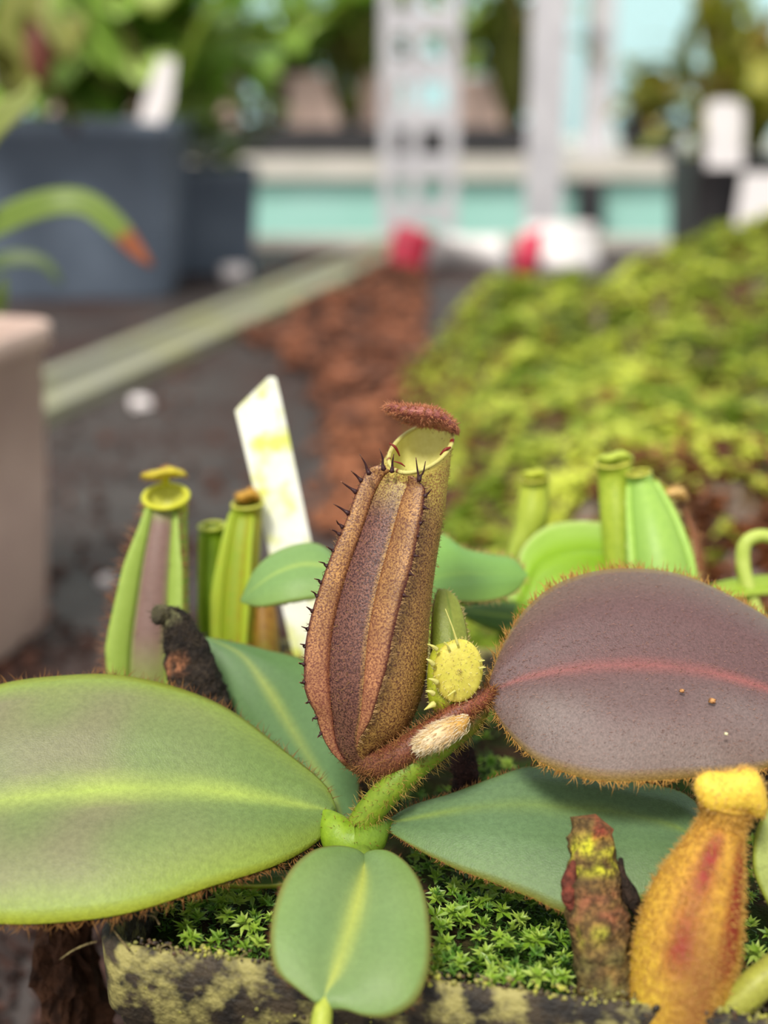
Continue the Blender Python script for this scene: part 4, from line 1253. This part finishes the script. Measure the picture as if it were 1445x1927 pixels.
# loose bark and coir on the bench
V, Fc, C = [], [], []
def chip(x, y, s, z=0.0, col=None):
    if abs((np.array([x, y]) - a2) @ pn) < .018 + s: return
    k = len(V)
    rot = random.uniform(0, 6.28); ca, sa = math.cos(rot), math.sin(rot)
    t1, t2 = random.gauss(0, .4), random.gauss(0, .4)
    ss = (s * random.uniform(.6, 1.4), s * random.uniform(.3, .7), s * random.uniform(.2, .45))
    for dx in (-1, 1):
        for dy in (-1, 1):
            for dz_ in (-1, 1):
                a_ = dx * ss[0] * random.uniform(.6, 1); b_ = dy * ss[1] * random.uniform(.6, 1); c_ = dz_ * ss[2]
                V.append((x + a_ * ca - b_ * sa, y + a_ * sa + b_ * ca, z + ss[2] + c_ + (a_ * t1 + b_ * t2) * .5 + s * .25))
    for f in ((0, 1, 3, 2), (4, 6, 7, 5), (0, 4, 5, 1), (2, 3, 7, 6), (0, 2, 6, 4), (1, 5, 7, 3)):
        Fc.append(tuple(k + i for i in f))
    c = col if col is not None else lerp(lin((56, 37, 31)), lin((164, 102, 72)), random.random())
    C.extend([c] * 8)
for _ in range(1700):
    a_, b_ = random.uniform(440, 800), random.uniform(500, 830)
    # heap lies to the far side of the rail, against the moss tray
    lim = lerp(560, 640, sst(520, 800, b_)) - 120 * sst(560, 640, b_) * (1 - sst(640, 740, b_))
    if a_ < lim + random.gauss(0, 25): continue
    q = G(a_, b_)
    if q[0] > tx0 + .012 and ty0 - .01 < q[1] < ty1: continue
    hz = .016 * max(0, nz((q[0], q[1], 0), 14, 3) + .35)
    chip(q[0], q[1], random.uniform(.003, .008), random.uniform(0, hz))
for _ in range(420):
    a_, b_ = random.gauss(700, 50), random.uniform(800, 1020)
    q = G(a_, b_)
    if q[0] > tx0 + .006: continue
    chip(q[0], q[1], random.uniform(.0015, .005), random.uniform(0, .012) * (a_ > 680), lerp(lin((84, 50, 36)), lin((190, 122, 84)), random.random()))
for _ in range(420):
    a_, b_ = random.uniform(-60, 640), random.uniform(560, 1330)
    q = G(a_, b_)
    chip(q[0], q[1], random.uniform(.001, .0035), 0, lerp(lin((54, 34, 28)), lin((110, 66, 48)), random.random() ** 2))
for _ in range(1300):
    a_, b_ = random.uniform(-250, 330), random.uniform(1180, 2300)
    q = G(a_, b_)
    rel = q[:2] - pc
    if abs(rel @ u) < PW * .52 and abs(rel @ v) < PW * .52: continue
    chip(q[0], q[1], random.uniform(.0008, .0028), 0, lerp(lin((34, 22, 20)), lin((84, 54, 44)), random.random() ** 1.5))
M_CHIP = plant_mat('coir_chip', 300, .4, .6, 0, .9, 0)
o = build('bark_mulch', V, Fc, M_CHIP, cols=C, spk=[x * .6 for x in C], smooth=False)
tag(o, 'rust-brown bark and coir crumbs strewn over the bench', 'bark', kind='stuff')

for i, (a_, b_, r_, lb) in enumerate(((440, 528, .012, 'white lump of perlite beside the small blue-grey pot'), (266, 770, .0055, 'white grain of perlite below the pale bench rail'), (200, 1102, .0028, 'small white grain of perlite behind the black square pot'))):
    q = G(a_, b_)
    o = chunk('perlite_grain', (q[0], q[1], r_ * .62), r_, r_ * .8, r_ * .6, M_PERL, lb, 'perlite', 5 + i * 2.3)

# ------------------------------------------------------------------ pots on the bench behind
rpot('square_pot', M_TAUPE, (-.163, .372), .098, .103, math.radians(-16), 'taupe square plastic pot with thick rim at the bench rail', 'pot', taper=.84, rimh=.085, round_=.22, rimout=.05, soil=M_SOIL)
b1 = G(190, 568)
rpot('square_pot', M_BLUEPOT, (b1[0] - .03, b1[1] + .085), .185, AT(150, 222, 1.08)[2], math.radians(4), 'large blue-grey square pot with a bushy green plant', 'pot', taper=.86, rimh=.10, round_=.14, rimout=.02, soil=M_SOIL)
b2 = G(360, 520)
rpot('square_pot', M_BLUEPOT, (b2[0] + .008, b2[1] + .05), .10, .098, math.radians(10), 'smaller blue-grey pot behind the large blue-grey pot', 'pot', taper=.85, rimh=.1, round_=.14, rimout=.02, soil=M_SOIL)
kx = AT(1372, 400, 1.25)
rpot('square_pot', M_BLACK, (kx[0], 1.25), .10, AT(1340, 300, 1.22)[2], math.radians(3), 'black pot with white tags behind the moss mound', 'pot', taper=.86, rimh=.1, round_=.12, rimout=.02, soil=M_SOIL)


def plain_tag(name, corners, d, label, tilt=0.0):
    V = []
    for dd in (0, .0012):
        for (a_, b_) in corners:
            V.append(AT(a_, b_, d) + np.array([0, dd, 0]))
    n = len(corners)
    Fc = [tuple(range(n)), tuple(range(n, 2 * n))[::-1]] + [(i, i + n, (i + 1) % n + n, (i + 1) % n) for i in range(n)]
    return tag(build(name, V, Fc, M_TAG, smooth=False), label, 'plant label')


plain_tag('plant_label', [(262, 228), (270, 190), (300, 110), (330, 112), (322, 195), (304, 232)], 1.045, 'white plant label in the large blue-grey pot')
plain_tag('plant_label', [(1328, 315), (1328, 200), (1345, 188), (1385, 188), (1402, 202), (1398, 315)], 1.198, 'upright white label in the black pot behind the moss')
plain_tag('plant_label', [(1378, 450), (1398, 325), (1480, 325), (1470, 450)], 1.185, 'white tag leaning against the black pot, just above the moss')

# barrier tape
tp = empty('barrier_tape', G(900, 500), 'loose red and white barrier tape lying along the bench in front of the posts', 'tape')
path = [(735, 500, 1.20), (790, 520, 1.18), (845, 505, 1.20), (915, 512, 1.19), (975, 512, 1.22), (1005, 505, 1.26), (1060, 508, 1.24), (1125, 503, 1.27)]
pp = spline([G(a_, b_) for a_, b_, _ in path], 80)
cuts = [(0, 22, M_RED), (22, 50, M_WHITE), (50, 60, M_RED), (60, 80, M_WHITE)]
for c0_, c1_, mm in cuts:
    V = []
    for i in range(c0_, min(80, c1_ + 1)):
        t = i / 79
        hh = .038 + .005 * math.sin(9 * t)
        for h in range(5):
            x = h / 4
            V.append(pp[i] + np.array([.012 * (x - .5) * math.sin(5 * t + 1) + (.02 * x if c0_ in (50,) else 0), .016 * math.sin(x * 2.4 + 6 * t), .0008 + hh * x]))
    build('red_band' if mm is M_RED else 'white_band', V, grid_faces(min(80, c1_ + 1) - c0_, 5), mm, tp, solid=.0004)

# ------------------------------------------------------------------ background plants
def bushy(name, base, n, ln, wd_, cs, label, cat='plant', el=(0.5, 1.4), droop=(0.6, 1.6), spread=.03, azr=(0, 6.28), group=None, nstem=0, hgt_=0.0):
    r = empty(name, base, label, cat, group)
    for i in range(n):
        az = random.uniform(*azr)
        b_ = np.array(base) + np.array([random.gauss(0, spread), random.gauss(0, spread), hgt_ * random.random()])
        c1 = random.choice(cs)
        blade(r, b_, az, random.uniform(*el), random.uniform(*ln), random.uniform(*wd_), c1, [min(255, x + 22) for x in c1], random.uniform(*droop), shape=.7)
    if nstem:
        for i in range(nstem):
            b_ = np.array(base) + np.array([random.gauss(0, spread * .8), random.gauss(0, spread * .8), 0])
            V = []
            for g_ in range(6):
                for j in range(6):
                    a = j * math.pi / 3
                    V.append(b_ + np.array([.003 * math.cos(a) + .01 * math.sin(g_), .003 * math.sin(a), (hgt_ + .03) * g_ / 5]))
            build('stalk', V, grid_faces(6, 6, True), M_BLADE, r, cols=lin((110, 84, 50)), spk=lin((90, 70, 44)))
    return r


GR = [(132, 172, 56), (158, 194, 78), (182, 208, 110), (110, 150, 46), (170, 190, 80)]
OL = [(150, 154, 56), (176, 174, 66), (130, 138, 52), (184, 164, 84)]
zp = AT(150, 222, 1.08)[2]
bushy('leafy_plant', (b1[0] + .01, b1[1] + .07, zp * .92), 74, (.09, .18), (.028, .05), GR, 'bushy light green plant growing in the large blue-grey pot', spread=.045, hgt_=.09, nstem=5, azr=(-.35, 3.5))
bushy('leafy_plant', (b2[0] + .008, b2[1] + .05, .092), 16, (.05, .09), (.016, .03), [(96, 116, 40), (120, 140, 56), (110, 104, 52)], 'small olive plant in the smaller blue-grey pot', spread=.02, hgt_=.03, el=(.2, 1.2))
bushy('leafy_plant', (kx[0] - .005, 1.25, .10), 26, (.07, .15), (.014, .03), OL, 'olive green plant in the black pot behind the moss', spread=.022, hgt_=.05, nstem=3)
# reddish hanging pitcher on the plant in the large blue pot
rp = AT(80, 60, .98)
o = empty('red_pitcher_plant', (rp[0], 1.06, zp * .92), 'pitcher plant with drooping olive leaves and a dull red pitcher, in the large blue-grey pot', 'pitcher plant')
pxr = .98 / F
ellipsoid('pitcher', o, AT(75, 90, .98), RIGHT * 26 * pxr, FWD * 22 * pxr, UP * 62 * pxr, M_BLADE, lambda x, y, z, p: (lin((150, 84, 70)), lin((120, 70, 56))))
for (a_, b_, az, el, l, w, dr) in ((40, 200, 1.2, 1.45, .13, .05, .5), (100, 120, -1.2, 1.2, .11, .045, 2.6), (20, 150, -2.2, .9, .10, .04, 1.6)):
    blade(o, AT(a_, b_, 1.03), az, el, l, w, (140, 146, 66), (160, 160, 80), dr)
V = []
for g_ in range(8):
    q = lerp(np.array([rp[0], 1.06, zp * .92]), AT(75, 120, .98), g_ / 7)
    for j in range(6):
        V.append(q + np.array([.003 * math.cos(j), .003 * math.sin(j), 0]))
build('stalk', V, grid_faces(8, 6, True), M_BLADE, o, cols=lin((130, 90, 60)), spk=lin((110, 70, 50)))

# strap-leaved plant in the taupe pot
sp = empty('strap_leaf_plant', (-.163, .372, .093), 'strap-leaved plant in the taupe pot with an arching brown-tipped leaf', 'plant')


def strap(parent, pts, wpx, c1, c2, tipc=None):
    cq = np.array([-.163 + random.uniform(-.006, .006), .372 + random.uniform(-.006, .006), .092])
    ctl = [[*P(a_, b_, d_), w_ * d_ / F] for (a_, b_, d_), w_ in zip(pts, wpx)][1:]
    q = spline(np.array([[*cq, ctl[0][3] * .5], [*(cq * .55 + np.array(ctl[0][:3]) * .45 + np.array([0, 0, .004])), ctl[0][3] * .8]] + ctl), 40)
    T = nrm(np.gradient(q[:, :3], axis=0))
    side = nrm(np.cross(T, nrm(np.array([0.35, -.75, .6]))))
    V, C = [], []
    up_ = nrm(np.cross(side, T))
    for i in range(40):
        for s in (-1, -.5, 0, .5, 1):
            V.append(q[i, :3] + side[i] * q[i, 3] * s + up_[i] * q[i, 3] * .25 * abs(s))
            c = lerp(lin(c1), lin(c2), abs(s))
            if tipc and i > 35: c = lin(tipc)
            C.append(c)
    return build('leaf', V, grid_faces(40, 5), M_BLADE, parent, cols=C, spk=[x * .85 for x in C], solid=.0006)


strap(sp, [(-120, 600, .43), (-80, 480, .42), (0, 420, .41), (90, 385, .405), (160, 385, .405), (215, 425, .405), (255, 470, .405), (286, 500, .405)], [10, 20, 27, 28, 27, 24, 17, 4], (124, 150, 58), (150, 172, 92), (170, 100, 66))
strap(sp, [(-120, 610, .45), (-60, 520, .45), (0, 492, .45), (50, 486, .45), (90, 500, .45), (115, 535, .45)], [8, 12, 15, 14, 10, 3], (100, 124, 76), (120, 140, 92))
strap(sp, [(-120, 600, .40), (-90, 400, .40), (-40, 270, .40), (10, 215, .40), (50, 185, .40), (66, 145, .40)], [10, 20, 26, 24, 16, 4], (146, 160, 72), (176, 184, 104))
strap(sp, [(-60, 640, .42), (-20, 590, .42), (0, 560, .42), (6, 520, .42)], [10, 12, 12, 4], (110, 134, 60), (130, 150, 70))

# rear bench : trays, pink pots, plants
ztr = AT(700, 238, RY + .06)[2]
for i, (xa_, xb_, lb) in enumerate(((-.95, -.36, 'long black tray on the rear bench left of the posts, below pink pots'), (-.35, .26, 'long black tray on the rear bench behind the perforated post'))):
    tr = empty('seed_tray', ((xa_ + xb_) / 2, RY + .2, zt), ('black seed tray on the rear bench, beyond the blue-grey pots', 'black seed tray on the rear bench, beyond the two posts')[i], 'tray')
    box('tray_floor', xa_, xb_, RY + .05, RY + .35, zt, zt + .004, M_BLACK, tr)
    for (p0, p1, p2, p3) in ((xa_, xb_, RY + .05, RY + .055), (xa_, xb_, RY + .345, RY + .35), (xa_, xa_ + .005, RY + .055, RY + .345), (xb_ - .005, xb_, RY + .055, RY + .345)):
        box('tray_wall', p0, p1, p2, p3, zt + .004, ztr, M_BLACK, tr)
rows = [(415, .085, 'above the smaller blue-grey pot'), (590, .115, 'standing free of the metal posts'), (705, .09, 'half hidden by the perforated post'), (910, .10, 'between perforated post and steel post'),
        (-40, .1, 'behind the large blue-grey pot'), (130, .1, 'behind the large blue-grey pot'), (270, .1, 'behind the large blue-grey pot')]
for i, (pxx, w_, wh) in enumerate(rows):
    q = AT(pxx, 200, RY + .18)
    rpot('clay_pot', M_PINK, (q[0], RY + .18), w_, AT(590, 145 - (i % 3) * 6, RY + .13)[2] - zt - .005, 0.1 * (i % 3 - 1), 'pale pink pot in a rear-bench seed tray, ' + wh, 'pot', taper=.82, group='pink pots on the rear bench', soil=M_SOIL, z0=zt + .005)
    bushy('leafy_plant', (q[0], RY + .18, AT(590, 150, RY + .13)[2] - .01), 26 if pxx > 300 else 20, (.12, .26), (.03, .06), GR if pxx < 600 else GR[:3] + OL[:3], 'tall green leafy plant in the pink pot ' + wh, spread=.03, hgt_=.08, nstem=2, group='plants in pink pots', el=(.6, 1.5), droop=(.4, 2.2))
for i, (pxx, w_) in enumerate(((500, 'dull green plant in the seed tray, beside the free-standing pink pot'), (655, 'dull green plant in the seed tray, close by the perforated post'), (965, 'dull green plant in the seed tray, close by the plain steel post'))):
    q = AT(pxx, 200, RY + .10)
    bushy('leafy_plant', (q[0], RY + .11, zt + .03), 12, (.12, .25), (.02, .04), [(84, 100, 34), (110, 116, 44), (120, 96, 56)], w_, spread=.015, hgt_=.12, nstem=4, group='plants between pink pots', el=(.9, 1.55), droop=(.2, 1.4))
q = AT(1222, 280, RY + .15)
rpot('square_pot', M_BLACK, (q[0], RY + .15), .11, .055, 0, 'low black pot on the rear bench beside the grey shelf post', 'pot', soil=M_SOIL, z0=zt)
bushy('leafy_plant', (q[0], RY + .15, zt + .05), 30, (.06, .14), (.02, .04), OL, 'yellow-olive low plant in the low black pot on the rear bench', spread=.03, hgt_=.04, el=(.1, 1.3))
q = AT(1370, 280, RY + .2)
rpot('square_pot', M_BLACK, (q[0], RY + .2), .14, .07, 0, 'black pot on the rear bench, behind the black pot with white tags', 'pot', soil=M_SOIL, z0=zt)
bushy('leafy_plant', (q[0], RY + .2, zt + .06), 36, (.12, .24), (.025, .05), OL + GR[:1], 'tall olive plant on the rear bench, behind the black pot with white tags', spread=.035, hgt_=.10, nstem=4, el=(.6, 1.5), droop=(.2, 1.6))
